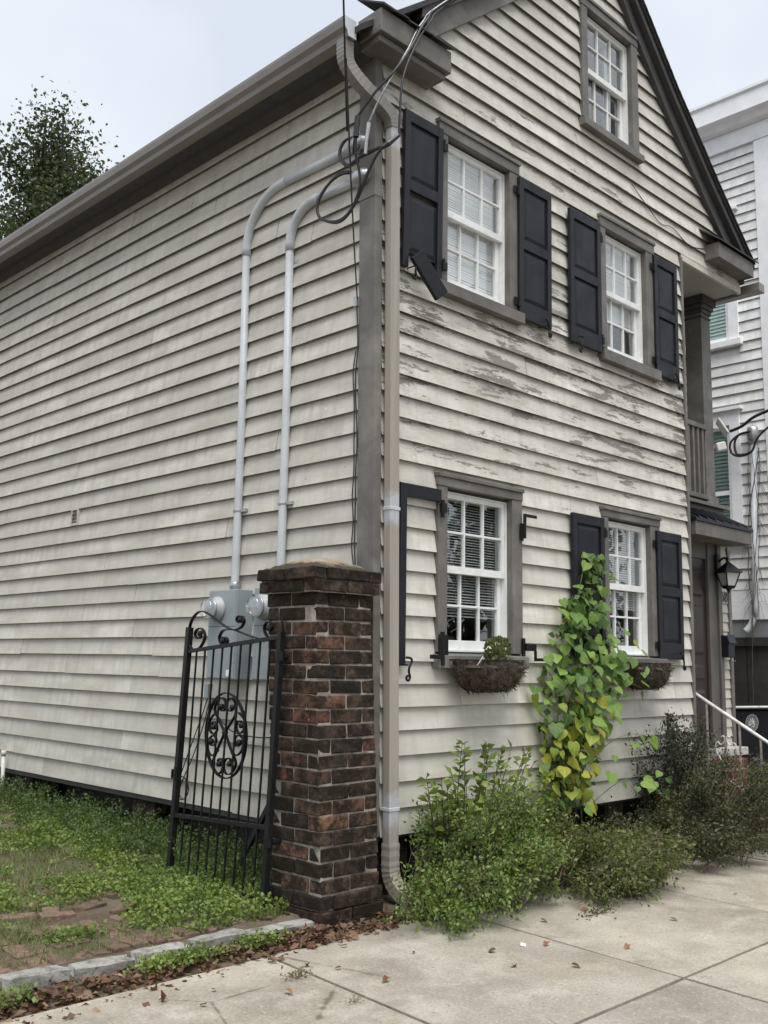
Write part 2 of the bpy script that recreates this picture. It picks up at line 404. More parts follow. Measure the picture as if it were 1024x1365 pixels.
def vine_mat(name, a, b, edge):
    t = NT(name)
    v = t.randvec(5)
    uvn = t.sep()
    c = t.mix(t.oi, a, b)
    c = t.mix(t.ramp(t.noise(v, 14, 4), [(0.45, 0), (0.75, 0.7)]), c, edge)
    ax = t.math('ABSOLUTE', uvn[0])
    c = t.mix(t.ramp(ax, [(0.0, 0.55), (0.035, 0.0)]), c, tuple(min(1, q * 1.7) for q in b))
    p = t.n.new('ShaderNodeBsdfPrincipled')
    t.put(p.inputs['Base Color'], c); t.put(p.inputs['Roughness'], 0.42); t.put(p.inputs['Specular IOR Level'], 0.4)
    t.put(p.inputs['Normal'], t.bump(t.noise(None, 6, 3), 0.3, 0.05))
    tr = t.n.new('ShaderNodeBsdfTranslucent')
    t.put(tr.inputs['Color'], t.mix(1.0, c, (1.2, 1.3, 0.6), 'MULTIPLY'))
    ms = t.n.new('ShaderNodeMixShader'); t.put(ms.inputs[0], 0.35)
    t.l.new(p.outputs[0], ms.inputs[1]); t.l.new(tr.outputs[0], ms.inputs[2])
    t.l.new(ms.outputs[0], t.out.inputs['Surface'])
    M[name] = t.m
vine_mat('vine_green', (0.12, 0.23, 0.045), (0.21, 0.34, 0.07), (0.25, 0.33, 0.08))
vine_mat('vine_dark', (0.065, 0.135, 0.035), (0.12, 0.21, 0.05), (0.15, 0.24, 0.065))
vine_mat('vine_lime', (0.21, 0.29, 0.045), (0.30, 0.36, 0.06), (0.36, 0.36, 0.05))
vine_mat('vine_yellow', (0.33, 0.33, 0.035), (0.42, 0.37, 0.05), (0.20, 0.25, 0.04))

def mk_glass():
    t = NT('glass')
    lw = t.n.new('ShaderNodeLayerWeight'); lw.inputs['Blend'].default_value = 0.5
    nrm = t.bump(t.noise(t.randvec(9), 2.5, 2), 0.12, 0.02)
    t.put(lw.inputs['Normal'], nrm)
    fres = t.math('MULTIPLY_ADD', t.math('POWER', lw.outputs['Facing'], 4.0), 0.9, 0.085)
    g = t.n.new('ShaderNodeBsdfGlossy'); g.inputs['Roughness'].default_value = 0.0
    t.put(g.inputs['Normal'], nrm)
    g.inputs['Color'].default_value = (1, 1, 1, 1)
    tr = t.n.new('ShaderNodeBsdfTransparent'); tr.inputs['Color'].default_value = (0.97, 0.985, 0.985, 1)
    ms = t.n.new('ShaderNodeMixShader')
    t.put(ms.inputs[0], t.math('MINIMUM', fres, 1.0))
    t.l.new(tr.outputs[0], ms.inputs[1]); t.l.new(g.outputs[0], ms.inputs[2])
    t.l.new(ms.outputs[0], t.out.inputs['Surface'])
    M['glass'] = t.m
mk_glass()

# ------------------------------------------------------------------ mesh helpers
class MB:
    def __init__(s): s.v, s.f, s.bare = [], [], []  # bare: indices of board faces coloured dark as lap shade
    def hexa(s, p):       # 0-3 bottom ring, 4-7 top ring
        b = len(s.v); s.v += [tuple(q) for q in p]
        for f in ((0, 3, 2, 1), (4, 5, 6, 7), (0, 1, 5, 4), (1, 2, 6, 5), (2, 3, 7, 6), (3, 0, 4, 7)):
            s.f.append(tuple(b + i for i in f))
        return s
    def box(s, x0, x1, y0, y1, z0, z1):
        return s.hexa([(x0, y0, z0), (x1, y0, z0), (x1, y1, z0), (x0, y1, z0), (x0, y0, z1), (x1, y0, z1), (x1, y1, z1), (x0, y1, z1)])
    def poly(s, pts):
        b = len(s.v); s.v += [tuple(q) for q in pts]; s.f.append(tuple(range(b, b + len(pts)))); return s
    def prism(s, prof, d):       # closed profile (3D points) swept by vector d
        b = len(s.v); n = len(prof); d = Vector(d)
        s.v += [tuple(q) for q in prof] + [tuple(Vector(q) + d) for q in prof]
        s.f.append(tuple(b + i for i in range(n - 1, -1, -1))); s.f.append(tuple(b + n + i for i in range(n)))
        for i in range(n):
            j = (i + 1) % n; s.f.append((b + i, b + j, b + n + j, b + n + i))
        return s
    def tube(s, pts, r, n=8, caps=True, flat=None):
        pts = [Vector(q) for q in pts]; k = len(pts)
        rr = r if isinstance(r, (list, tuple)) else [r] * k
        b = len(s.v); pn = None
        for i, q in enumerate(pts):
            t = (pts[min(i + 1, k - 1)] - pts[max(i - 1, 0)])
            t = t.normalized() if t.length > 1e-9 else Vector((0, 0, 1))
            if pn is None:
                a = Vector((0, 0, 1)) if abs(t.z) < 0.9 else Vector((1, 0, 0))
                pn = (a - t * a.dot(t)).normalized()
            else:
                pn = pn - t * pn.dot(t)
                pn = pn.normalized() if pn.length > 1e-6 else Vector((1, 0, 0))
            bn = t.cross(pn)
            for j in range(n):
                a = 2 * math.pi * j / n
                s.v.append(tuple(q + (pn * math.cos(a) + bn * math.sin(a)) * rr[i]))
        for i in range(k - 1):
            for j in range(n):
                j2 = (j + 1) % n
                s.f.append((b + i * n + j, b + i * n + j2, b + (i + 1) * n + j2, b + (i + 1) * n + j))
        if caps:
            s.f.append(tuple(b + j for j in range(n - 1, -1, -1)))
            s.f.append(tuple(b + (k - 1) * n + j for j in range(n)))
        return s
    def band(s, pts, nrm, wd, th):     # flat iron band: wide along nrm, thin in the curve's plane
        pts = [Vector(q) for q in pts]; nrm = Vector(nrm).normalized(); k = len(pts); b = len(s.v)
        for i, q in enumerate(pts):
            t = (pts[min(i + 1, k - 1)] - pts[max(i - 1, 0)]).normalized(); o = t.cross(nrm).normalized()
            for a, c in ((-1, -1), (1, -1), (1, 1), (-1, 1)):
                s.v.append(tuple(q + nrm * (a * wd / 2) + o * (c * th / 2)))
        for i in range(k - 1):
            for j in range(4):
                j2 = (j + 1) % 4
                s.f.append((b + i * 4 + j, b + i * 4 + j2, b + (i + 1) * 4 + j2, b + (i + 1) * 4 + j))
        s.f.append((b + 3, b + 2, b + 1, b)); e = b + (k - 1) * 4; s.f.append((e, e + 1, e + 2, e + 3))
        return s
    def lathe(s, prof, c, ax='z', n=20):     # prof: (radius, height) pairs
        b = len(s.v); c = Vector(c); k = len(prof)
        for r, h in prof:
            for j in range(n):
                a = 2 * math.pi * j / n; u, v = r * math.cos(a), r * math.sin(a)
                s.v.append(tuple(c + (Vector((u, v, h)) if ax == 'z' else Vector((h, u, v)) if ax == 'x' else Vector((u, h, v)))))
        for i in range(k - 1):
            for j in range(n):
                j2 = (j + 1) % n; s.f.append((b + i * n + j, b + i * n + j2, b + (i + 1) * n + j2, b + (i + 1) * n + j))
        s.f.append(tuple(b + j for j in range(n - 1, -1, -1))); s.f.append(tuple(b + (k - 1) * n + j for j in range(n)))
        return s
    def mesh(s, name, mat, smooth=False):
        me = bpy.data.meshes.new(name); me.from_pydata(s.v, [], s.f)
        bm = bmesh.new(); bm.from_mesh(me); bmesh.ops.recalc_face_normals(bm, faces=bm.faces); bm.to_mesh(me); bm.free()
        if mat: me.materials.append(M[mat])
        if s.bare:  # board faces coloured dark as lap shade
            me.materials.append(M['lap_shade'])
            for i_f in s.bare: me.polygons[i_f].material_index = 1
        if smooth:
            me.polygons.foreach_set('use_smooth', [True] * len(me.polygons))
        return me
    def build(s, name, mat, parent=None, smooth=False, bevel=0.0, label=None):
        return link(name, s.mesh(name, mat, smooth), parent, bevel, label)

def link(name, me, parent=None, bevel=0.0, label=None):
    o = bpy.data.objects.new(name, me); COL.objects.link(o)
    if parent is not None:
        o.parent = parent
        if parent.type == 'EMPTY': o.location = -parent.location
    if bevel > 0:
        md = o.modifiers.new('bevel', 'BEVEL'); md.width = bevel; md.segments = 2; md.limit_method = 'ANGLE'; md.angle_limit = rad(40)
        md.harden_normals = False
    if label: o['label'] = label
    return o
def thing(name, label, cat, loc=(0, 0, 0), group=None):
    o = bpy.data.objects.new(name, None); COL.objects.link(o); o.location = loc; o.empty_display_size = 0.1
    return tag(o, label, cat, group)
def tag(o, label, cat, group=None, kind=None):
    if label: o['label'] = label
    if cat: o['category'] = cat
    if group: o['group'] = group
    if kind: o['kind'] = kind
    return o
def struct(o):
    o['kind'] = 'structure'; return o
def np_mesh(name, V, T, mat):
    me = bpy.data.meshes.new(name)
    V = np.asarray(V, np.float32); T = np.asarray(T, np.int32)
    k = T.shape[1]
    me.vertices.add(len(V)); me.vertices.foreach_set('co', V.ravel())
    me.loops.add(T.size); me.loops.foreach_set('vertex_index', T.ravel())
    me.polygons.add(len(T)); me.polygons.foreach_set('loop_start', np.arange(0, T.size, k, dtype=np.int32))
    me.update(calc_edges=True); me.validate()
    for mm in (mat if isinstance(mat, list) else [mat]): me.materials.append(M[mm])
    return me
def smooth_curve(pts, sub=5, closed=False):
    P = [Vector(q) for q in pts]; n = len(P); out = []
    rngi = range(n if closed else n - 1)
    for i in rngi:
        if closed: a, b, c, d = P[(i - 1) % n], P[i], P[(i + 1) % n], P[(i + 2) % n]
        else: a, b, c, d = P[max(i - 1, 0)], P[i], P[i + 1], P[min(i + 2, n - 1)]
        for k in range(sub):
            t = k / sub
            out.append(0.5 * ((2 * b) + (c - a) * t + (2 * a - 5 * b + 4 * c - d) * t * t + (-a + 3 * b - 3 * c + d) * t ** 3))
    out.append(P[0].copy() if closed else P[-1].copy())
    return out
def leaves_np(pos, nrm, tip, size, width=0.36, fold=0.10):
    """fold-in-the-middle leaves; pos base, tip direction, nrm approx normal"""
    pos = np.asarray(pos); tip = tip / (np.linalg.norm(tip, axis=1, keepdims=True) + 1e-9)
    side = np.cross(tip, nrm); side /= (np.linalg.norm(side, axis=1, keepdims=True) + 1e-9)
    nn = np.cross(side, tip); s = size[:, None]
    a = pos; b = pos + tip * s * 0.48 + side * s * width + nn * s * fold
    c = pos + tip * s - nn * s * 0.08; d = pos + tip * s * 0.48 - side * s * width + nn * s * fold
    V = np.stack([a, b, c, d], 1).reshape(-1, 3)
    k = len(pos); i = np.arange(k)[:, None] * 4
    T = np.concatenate([i + [0, 1, 2], i + [0, 2, 3]], 1).reshape(-1, 3)
    return V, T
def rand_dir(n, zb=0.0):
    d = rng.normal(size=(n, 3)); d[:, 2] += zb
    return d / np.linalg.norm(d, axis=1, keepdims=True)

def lx(z):      # the old corner leans a little
    return 0.024 - 0.015 * (z - 2.3)

# ------------------------------------------------------------------ ground, sidewalk, kerb
def yard_h(x, y):
    base = -0.05
    if y > -0.10 and x < 0.6: base = min(0.035 + 0.018 * max(0, y), 0.16)
    elif y > -0.42 and x >= 0.6: base = 0.05
    return base
gx = np.unique(np.concatenate([[-400, -120, -40, -15], np.arange(-8, 12, 0.20), [15, 40, 120, 400]]))
gy = np.unique(np.concatenate([[-400, -120, -40, -15], np.arange(-7, 14, 0.20), [18, 40, 120, 400]]))
X, Y = np.meshgrid(gx, gy, indexing='ij')
Z = np.vectorize(yard_h)(X, Y).astype(float)
inn = (np.abs(X) < 12) & (np.abs(Y) < 14)
Z = Z + np.where(inn & (Z > -0.04), rng.normal(0, 0.008, Z.shape), 0)
GV = np.stack([X, Y, Z], -1).reshape(-1, 3)
na, nb = X.shape
I = (np.arange(na - 1)[:, None] * nb + np.arange(nb - 1)[None, :]).ravel()
GQ = np.stack([I, I + nb, I + nb + 1, I + 1], 1)
ground = struct(link('ground', np_mesh('ground', GV, GQ, 'soil')))

walk = bpy.data.objects.new('sidewalk', None); COL.objects.link(walk); struct(walk)
def slab(x0, x1, y0, y1, sk=0.0, tilt=0.0):
    b = MB(); g = 0.0095
    nx, ny = 6, 5
    def P(i, j, z): 
        yy = y0 + (y1 - y0) * j / ny; sh = sk * (yy + 1.6)
        xx = x0 + (x1 - x0) * i / nx
        e = 0.0
        if i in (0, nx) or j in (0, ny): e = -0.004
        return (xx + sh + (g if i == 0 else -g if i == nx else 0), yy + (g if j == 0 else -g if j == ny else 0), z + e + tilt * (xx - x0) + random.uniform(-0.0008, 0.0008))
    top = [[P(i, j, 0.0) for j in range(ny + 1)] for i in range(nx + 1)]
    o = {}
    for i in range(nx + 1):
        for j in range(ny + 1):
            o[i, j] = len(b.v); b.v.append(top[i][j])
    for i in range(nx):
        for j in range(ny):
            b.f.append((o[i, j], o[i + 1, j], o[i + 1, j + 1], o[i, j + 1]))
    ring = [(i, 0) for i in range(nx + 1)] + [(nx, j) for j in range(1, ny + 1)] + [(i, ny) for i in range(nx - 1, -1, -1)] + [(0, j) for j in range(ny - 1, 0, -1)]
    low = []
    for q in ring:
        v = top[q[0]][q[1]]; low.append(len(b.v)); b.v.append((v[0], v[1], -0.09))
    for a in range(len(ring)):
        c = (a + 1) % len(ring)
        b.f.append((o[ring[a]], low[a], low[c], o[ring[c]]))
    b.build('slab', 'concrete', walk)
jx = [-6.2, -4.5, -2.9, -1.27, 0.24, 1.93, 3.6, 5.3, 7.0, 8.7]
for i in range(len(jx) - 1):
    a, c = jx[i], jx[i + 1]
    slab(a, c, -2.19, -0.44 if c > -1.3 else -0.60 if c > -3 else -0.75, 0.085, random.uniform(-0.002, 0.002))
    slab(a, c, -3.85, -2.19, 0.085, random.uniform(-0.002, 0.002))
    slab(a, c, -5.5, -3.85, 0.085, random.uniform(-0.002, 0.002))

kerb = bpy.data.objects.new('kerb', None); COL.objects.link(kerb); struct(kerb)
def rock_box(sx, sy, sz, jit, bev, mat, seg=2):
    bm = bmesh.new(); bmesh.ops.create_cube(bm, size=1.0)
    for v in bm.verts: v.co = Vector((v.co.x * sx, v.co.y * sy, v.co.z * sz)) + Vector([random.uniform(-jit, jit) for _ in range(3)])
    bmesh.ops.bevel(bm, geom=bm.edges[:], offset=bev, segments=seg, profile=0.6, affect='EDGES')
    for v in bm.verts: v.co += Vector([random.uniform(-jit * 0.35, jit * 0.35) for _ in range(3)])
    me = bpy.data.meshes.new('piece'); bm.to_mesh(me); bm.free(); me.materials.append(M[mat])
    return me
kx = -4.6
while kx < -0.75:
    L = random.choice([0.34, 0.42, 0.5, 0.58])
    bm = bmesh.new(); bmesh.ops.create_cube(bm, size=1.0); bmesh.ops.subdivide_edges(bm, edges=bm.edges[:], cuts=3, use_grid_fill=True)
    wk = random.uniform(.11, .15); sk_ = random.uniform(-.25, .25)
    for v in bm.verts:
        c_ = v.co.copy(); rr = (abs(c_.x * 2) ** 14 + abs(c_.y * 2) ** 14 + abs(c_.z * 2) ** 14) ** (1 / 14)
        c_ = c_ / max(rr, 1e-6) if rr > .98 else c_
        v.co = Vector((c_.x * L + sk_ * c_.y * .2, c_.y * wk, c_.z * .20)) + Vector((random.uniform(-.009, .009), random.uniform(-.007, .007), random.uniform(-.004, .004)))
    me = bpy.data.meshes.new('kerb_stone'); bm.to_mesh(me); bm.free(); me.materials.append(M['granite'])
    o = link('kerb_stone', me, kerb)
    t_ = max(0, min(1, (kx + 2.6) / 1.9))
    o.location = (kx + L / 2, -0.03 - 0.09 * t_ + random.uniform(-0.02, 0.02), -0.042 - 0.02 * t_ + random.uniform(-0.012, 0.010))
    o.rotation_euler = (random.uniform(-.06, .06), random.uniform(-.03, .03), -0.035 + random.uniform(-.05, .05))
    kx += L + random.uniform(0.008, 0.03)

path = bpy.data.objects.new('brick_path', None); COL.objects.link(path); struct(path)
pv = [rock_box(0.10, 0.21, 0.06, 0.004, 0.008, 'brick_paver') for _ in range(4)]
for i in range(24):
    for j in range(3):
        if random.random() < (0.06, 0.25, 0.5)[j]: continue
        o = link('paver', random.choice(pv), path)
        o.location = (-3.35 + i * 0.112 + random.uniform(-.006, .006), 0.14 + j * 0.225 + random.uniform(-.01, .01), 0.018 + 0.004 * j + random.uniform(-.010, .008))
        o.rotation_euler = (random.uniform(-.05, .05), random.uniform(-.05, .05), random.uniform(-.06, .06))
for i in range(12):
    o = link('paver', random.choice(pv), path)
    o.location = (random.uniform(-2.0, -1.0), random.uniform(0.75, 1.9), 0.045); o.rotation_euler = (random.uniform(-.08, .08), random.uniform(-.08, .08), random.uniform(0, 3))

# ------------------------------------------------------------------ the house
house = thing('clapboard_house', 'weathered cream clapboard house with peeling paint and black shutters on the corner', 'house')

# openings: (outer x0, outer x1, sill bottom, head top) ; inner opening x0,x1,z0,z1
WIN = {
    'A': dict(o=(0.605, 1.612, 4.40, 5.83), i=(0.705, 1.488, 4.52, 5.70)),
    'B': dict(o=(2.862, 3.822, 4.38, 5.81), i=(2.945, 3.668, 4.51, 5.67)),
    'C': dict(o=(0.622, 1.632, 1.56, 3.00), i=(0.722, 1.503, 1.68, 2.885)),
    'D': dict(o=(2.830, 3.800, 1.57, 3.01), i=(2.905, 3.630, 1.69, 2.90)),
    'G': dict(o=(2.605, 3.603, 6.60, 7.955), i=(2.70, 3.49, 6.70, 7.83)),
}
OPEN = [k['o'] for k in WIN.values()]
RIDGE = (3.07, 8.68)
def rake_l(z):      # x of the left rake (underside line at the wall) at height z
    return 0.58 + (z - 6.633) / 0.81
RR = [(3.07, 8.68), (4.252, 7.40), (5.417, 6.47), (5.86, 6.12)]
def rake_r(z):
    for (xa, za), (xb, zb) in zip(RR[:-1], RR[1:]):
        if zb <= z <= za: return xa + (xb - xa) * (za - z) / (za - zb)
    return RR[-1][0] if z < RR[-1][1] else RR[0][0]
EXPO = [0.43, 0.612, 0.787, 0.962, 1.133, 1.291, 1.447]
while EXPO[-1] < 9: EXPO.append(EXPO[-1] + 0.1592)

def cells_for(z0, z1, xl, xr):
    """split a course at the openings; returns runs = lists of (xa,xb,za,zb)"""
    xs = [xl, xr]
    act = [o for o in OPEN if o[3] > z0 + 0.003 and o[2] < z1 - 0.003 and o[1] > xl and o[0] < xr]
    for o in act: xs += [o[0], o[1]]
    xs = sorted(set(q for q in xs if xl <= q <= xr))
    runs, cur = [], []
    for a, b in zip(xs[:-1], xs[1:]):
        mid = (a + b) / 2; hit = [o for o in act if o[0] < mid < o[1]]
        if not hit: cur.append((a, b, z0, z1)); continue
        o = hit[0]; pieces = []
        if o[2] > z0 + 0.012: pieces.append((a, b, z0, o[2]))
        if o[3] < z1 - 0.012: pieces.append((a, b, o[3], z1))
        if pieces: cur.append((a, b, pieces[0][2], pieces[0][3]))
        else:
            if cur: runs.append(cur)
            cur = []
    if cur: runs.append(cur)
    return runs
OUT0, OUT1 = 0.041, 0.009
def board_mesh(cells, z0, z1, P, endfix=None):
    """wedge boards; P(s, out, z) maps to world"""
    b = MB(); dz = random.uniform(-0.004, 0.004); tw = random.uniform(-0.003, 0.003); lo = random.uniform(-0.002, 0.004)
    S0, S1 = cells[0][0], cells[-1][1]
    def out(z, s):
        t = (z - z0) / (z1 - z0)
        return OUT0 * (1 - t) + OUT1 * t + lo * (1 - t) + 0.0012 * math.sin(s * 2.3 + dz * 900)
    for ci, (a, c, za, zb) in enumerate(cells):
        k = max(1, int((c - a) / 1.1)); st = [a + (c - a) * i / k for i in range(k + 1)]
        ids = []
        for s in st:
            zz = za + ((dz + tw * (s - S0) / max(0.3, S1 - S0)) if za == z0 else 0)
            zt = zb + (0.058 if zb == z1 else 0)
            zi = zz + (0.050 if za == z0 else 0)
            sa = sb = s
            if endfix:
                sa, sb = endfix(s, zz, zt)
            ids.append(len(b.v))
            b.v += [P(sa, out(zz, s), zz), P(sb, max(0.004, out(zt, s)), zt), P(sb, -0.002, zt), P(sa, 0.004, zi)]
        for i, j in zip(ids[:-1], ids[1:]):
            for q in range(4):
                r_ = (q + 1) % 4
                if q: b.bare.append(len(b.f))      # lap shade painted in: every face but the front goes dark
                b.f.append((i + q, j + q, j + r_, i + r_))
        i = ids[0]; b.f.append((i, i + 1, i + 2, i + 3)); i = ids[-1]; b.f.append((i + 3, i + 2, i + 1, i))
    return b
def split_runs(run, prob, lo, hi):
    """add butt joints to long runs"""
    L = run[-1][1] - run[0][0]
    if L < lo or random.random() > prob: return [run]
    outp, cur, nxt = [], [], run[0][0] + random.uniform(0.25 * lo, hi)
    for a, c, za, zb in run:
        s = a
        while nxt < c - 0.25 and (za, zb) == (run[0][2], run[0][3]):
            if nxt - s > 0.2:
                cur.append((s, nxt - 0.0022, za, zb)); outp.append(cur); cur = []; s = nxt + 0.0022
            nxt += random.uniform(lo, hi)
        cur.append((s, c, za, zb))
    outp.append(cur)
    return outp

# front wall with the gable over the piazza
sheet = MB()
def rect_sheet(x0, x1, z0, z1, y, holes):
    xs = sorted(set([x0, x1] + [q for h in holes for q in h[:2] if x0 < q < x1])); zs = sorted(set([z0, z1] + [q for h in holes for q in h[2:] if z0 < q < z1]))
    for a, b_ in zip(xs[:-1], xs[1:]):
        for c, d in zip(zs[:-1], zs[1:]):
            mx_, mz_ = (a + b_) / 2, (c + d) / 2
            if any(h[0] < mx_ < h[1] and h[2] < mz_ < h[3] for h in holes): continue
            sheet.box(a, b_, y, y + 0.05, c, d)
holes = [k['i'] for k in WIN.values()]
rect_sheet(0.06, 4.38, 0.45, 5.9, 0.004, holes)
rect_sheet(0.9, 5.0, 5.9, 6.55, 0.004, holes)
rect_sheet(1.35, 4.6, 6.55, 7.0, 0.004, holes)
rect_sheet(2.0, 4.1, 7.0, 7.5, 0.004, holes)
rect_sheet(2.55, 3.66, 7.5, 8.0, 0.004, holes)
sheet.box(0.1, 0.9, 0.004, 0.054, 5.9, 6.2); sheet.box(5.0, 5.75, 0.004, 0.054, 5.9, 6.3); sheet.box(2.8, 3.3, 0.004, 0.054, 8.0, 8.3)
front = sheet.build('front_wall', 'room', house)
def Pf(s, o, z): return (s, -o, z)
for z0, z1 in zip(EXPO[:-1], EXPO[1:]):
    if z0 > 8.55: break
    xl = (lx(z0) + 0.03) if z0 < 6.05 else max(0.06, rake_l(z0))
    low = z0 < 5.82
    xr = 4.40 if low else (min(5.78, rake_r(z0)))
    if xr - xl < 0.1: continue
    gable = z0 > 6.02
    ef = None
    if gable:
        def ef(s, za, zt, xl=xl, xr=xr):
            def cl(q, z): return min(max(q, max(0.06, rake_l(z))), max(min(5.78, rake_r(z)), max(0.06, rake_l(z)) + 0.01))
            return cl(s, za), cl(s, zt)
    for run in cells_for(z0, z1, xl, xr):
        for rn in split_runs(run, 0.35 if z0 > 2 else 0.25, 1.5, 3.4):
            if rn[-1][1] - rn[0][0] < 0.03: continue
            board_mesh(rn, z0, z1, Pf, ef).build('clapboard', 'siding_front', front)

MB().box(4.437, 5.80, -0.036, 0.0, 5.838, 5.925).build('frieze_board', 'siding_front', front, bevel=0.003)
# side wall
LEN = 11.5
sidew = MB().box(0.03, 0.08, 0.06, LEN, 0.45, 6.12).build('side_wall', 'room', house)
def Ps(s, o, z): return (lx(z) - 0.012 - o, s, z)
for z0, z1 in zip(EXPO[:-1], EXPO[1:]):
    zz0 = z0 + (0.0 if z0 < 1.5 else 0.022)
    if zz0 > 6.0: break
    for rn in split_runs([(0.115, LEN, zz0, z1 + (0.0 if z1 < 1.5 else 0.022))], 1.0, 1.3, 4.6):
        board_mesh(rn, rn[0][2], rn[0][3], Ps).build('clapboard', 'siding_side', sidew)

# corner boards, wall ends
b = MB()
def leanbox(b, dx0, dx1, y0, y1, z0, z1):
    b.hexa([(lx(z0) + dx0, y0, z0), (lx(z0) + dx1, y0, z0), (lx(z0) + dx1, y1, z0), (lx(z0) + dx0, y1, z0),
            (lx(z1) + dx0, y0, z1), (lx(z1) + dx1, y0, z1), (lx(z1) + dx1, y1, z1), (lx(z1) + dx0, y1, z1)])
leanbox(b, -0.058, 0.012, -0.052, 0.118, 0.44, 4.95)
b.build('corner_board', 'trim', house, bevel=0.004)
b = MB(); leanbox(b, -0.06, 0.012, -0.05, 0.12, 4.953, 6.08); b.build('corner_board', 'trim', house, bevel=0.004)
b = MB().box(4.395, 4.435, -0.05, 0.16, 0.44, 5.86); b.build('corner_board', 'trim', house, bevel=0.003)
# skirt and shadowed crawl space
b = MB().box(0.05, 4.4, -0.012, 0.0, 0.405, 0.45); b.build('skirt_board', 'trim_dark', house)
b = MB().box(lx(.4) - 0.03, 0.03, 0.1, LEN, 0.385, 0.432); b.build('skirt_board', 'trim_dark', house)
b = MB().box(0.45, 4.3, 0.30, LEN - 0.3, -0.1, 0.40); b.build('crawl_light_block', 'crawl_light_block', house)  # dark block added to stop light passing under the house
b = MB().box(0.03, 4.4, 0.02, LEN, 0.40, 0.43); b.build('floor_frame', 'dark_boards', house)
for px in (0.12, 1.5, 2.9, 4.2):
    pm = MB().box(px, px + 0.3, 0.03, 0.29, -0.1, 0.41).build('foundation_pier', 'brick_sooty', house)
for py in (0.5, 2.7, 5.0, 7.4, 9.6):
    MB().box(0.06, 0.36, py, py + 0.35, -0.1, 0.41).build('foundation_pier', 'brick_sooty', house)
for i in range(7):
    xx = 0.44 + i * 0.145
    MB().box(xx, xx + 0.13, -0.004 + random.uniform(-.004, .004), 0.02, 0.0, 0.40 + random.uniform(-.02, .0)).build('skirt_plank', 'dark_boards', house)
# intermediate floors and back and right walls keep the rooms dark
MB().box(0.09, 4.38, 0.056, LEN, 3.12, 3.2).build('floor', 'room', house)
MB().box(0.09, 5.6, 0.056, LEN, 5.90, 5.98).build('floor', 'room', house)
MB().box(0.08, 4.44, LEN - 0.05, LEN, 0.43, 6.1).build('back_wall', 'siding_side', house)
MB().box(4.38, 4.43, 0.16, LEN, 0.43, 5.88).build('side_wall', 'siding_entry', house)
MB().poly([(0.05, LEN - .02, 6.1), (5.75, LEN - .02, 6.1), (3.07, LEN - .02, 8.6)]).prism([(0.05, LEN - .02, 6.1), (5.75, LEN - .02, 6.1), (3.07, LEN - .02, 8.6)], (0, 0.02, 0)).build('back_gable', 'siding_side', house)

# roof
def roofplane(pts_xz, th, y0, y1, mat, name):
    b = MB()
    prof = [(x, y0, z) for x, z in pts_xz] + [(x + 0.0, y0, z + th) for x, z in reversed(pts_xz)]
    b.prism(prof, (0, y1 - y0, 0)); return b.build(name, mat, house)
dzr = 0.17
L_PTS = [(-0.36, 6.06), (0.58, 6.633 + 0.17), (3.07, 8.68 + 0.17)]
R_PTS = [(3.07, 8.68 + 0.17), (3.46, 8.28 + .06), (4.20, 7.56 + .04), (4.976, 6.89 + .02), (5.90, 6.13)]
roofplane(L_PTS, 0.05, -0.17, LEN + 0.2, 'shingle', 'roof')
rp = roofplane(R_PTS, 0.05, -0.17, LEN + 0.2, 'shingle', 'roof')
# ragged shingle butts along the right rake
for i in range(34):
    t_ = i / 34.0
    x = 3.1 + t_ * 2.78
    for (xa, za), (xb, zb) in zip(R_PTS[:-1], R_PTS[1:]):
        if xa <= x <= xb: z = za + (zb - za) * (x - xa) / (xb - xa); sl = (zb - za) / (xb - xa)
    dx = 0.085
    MB().hexa([(x, -0.185 - random.uniform(0, .012), z + .035), (x + dx, -0.185 - random.uniform(0, .012), z + .035 + sl * dx), (x + dx, -0.05, z + .035 + sl * dx), (x, -0.05, z + .035),
               (x, -0.185, z + .068), (x + dx, -0.185, z + .06 + sl * dx), (x + dx, -0.05, z + .06 + sl * dx), (x, -0.05, z + .068)]).build('shingle', 'shingle', rp)
# rake boards
def rake_board(pts, wd, y0, y1, mat, name='rake_board'):
    b = MB()
    for (xa, za), (xb, zb) in zip(pts[:-1], pts[1:]):
        b.hexa([(xa, y0, za - wd), (xb, y0, zb - wd), (xb, y1, zb - wd), (xa, y1, za - wd), (xa, y0, za), (xb, y0, zb), (xb, y1, zb), (xa, y1, za)])
    return b.build(name, mat, house, bevel=0.004)
rake_board([(0.42, 6.66), (3.07, 8.84)], 0.27, -0.085, -0.002, 'trim')
rake_board([(0.30, 6.60), (3.07, 8.85)], 0.10, -0.15, -0.086, 'trim_dark', 'rake_moulding')
RB = [(3.07, 8.84), (3.46, 8.33), (4.20, 7.59), (4.976, 6.90), (5.80, 6.215)]
rake_board(RB, 0.27, -0.085, -0.002, 'trim_dark')
rake_board([(x, z + 0.005) for x, z in RB], 0.09, -0.15, -0.086, 'trim_dark', 'rake_moulding')
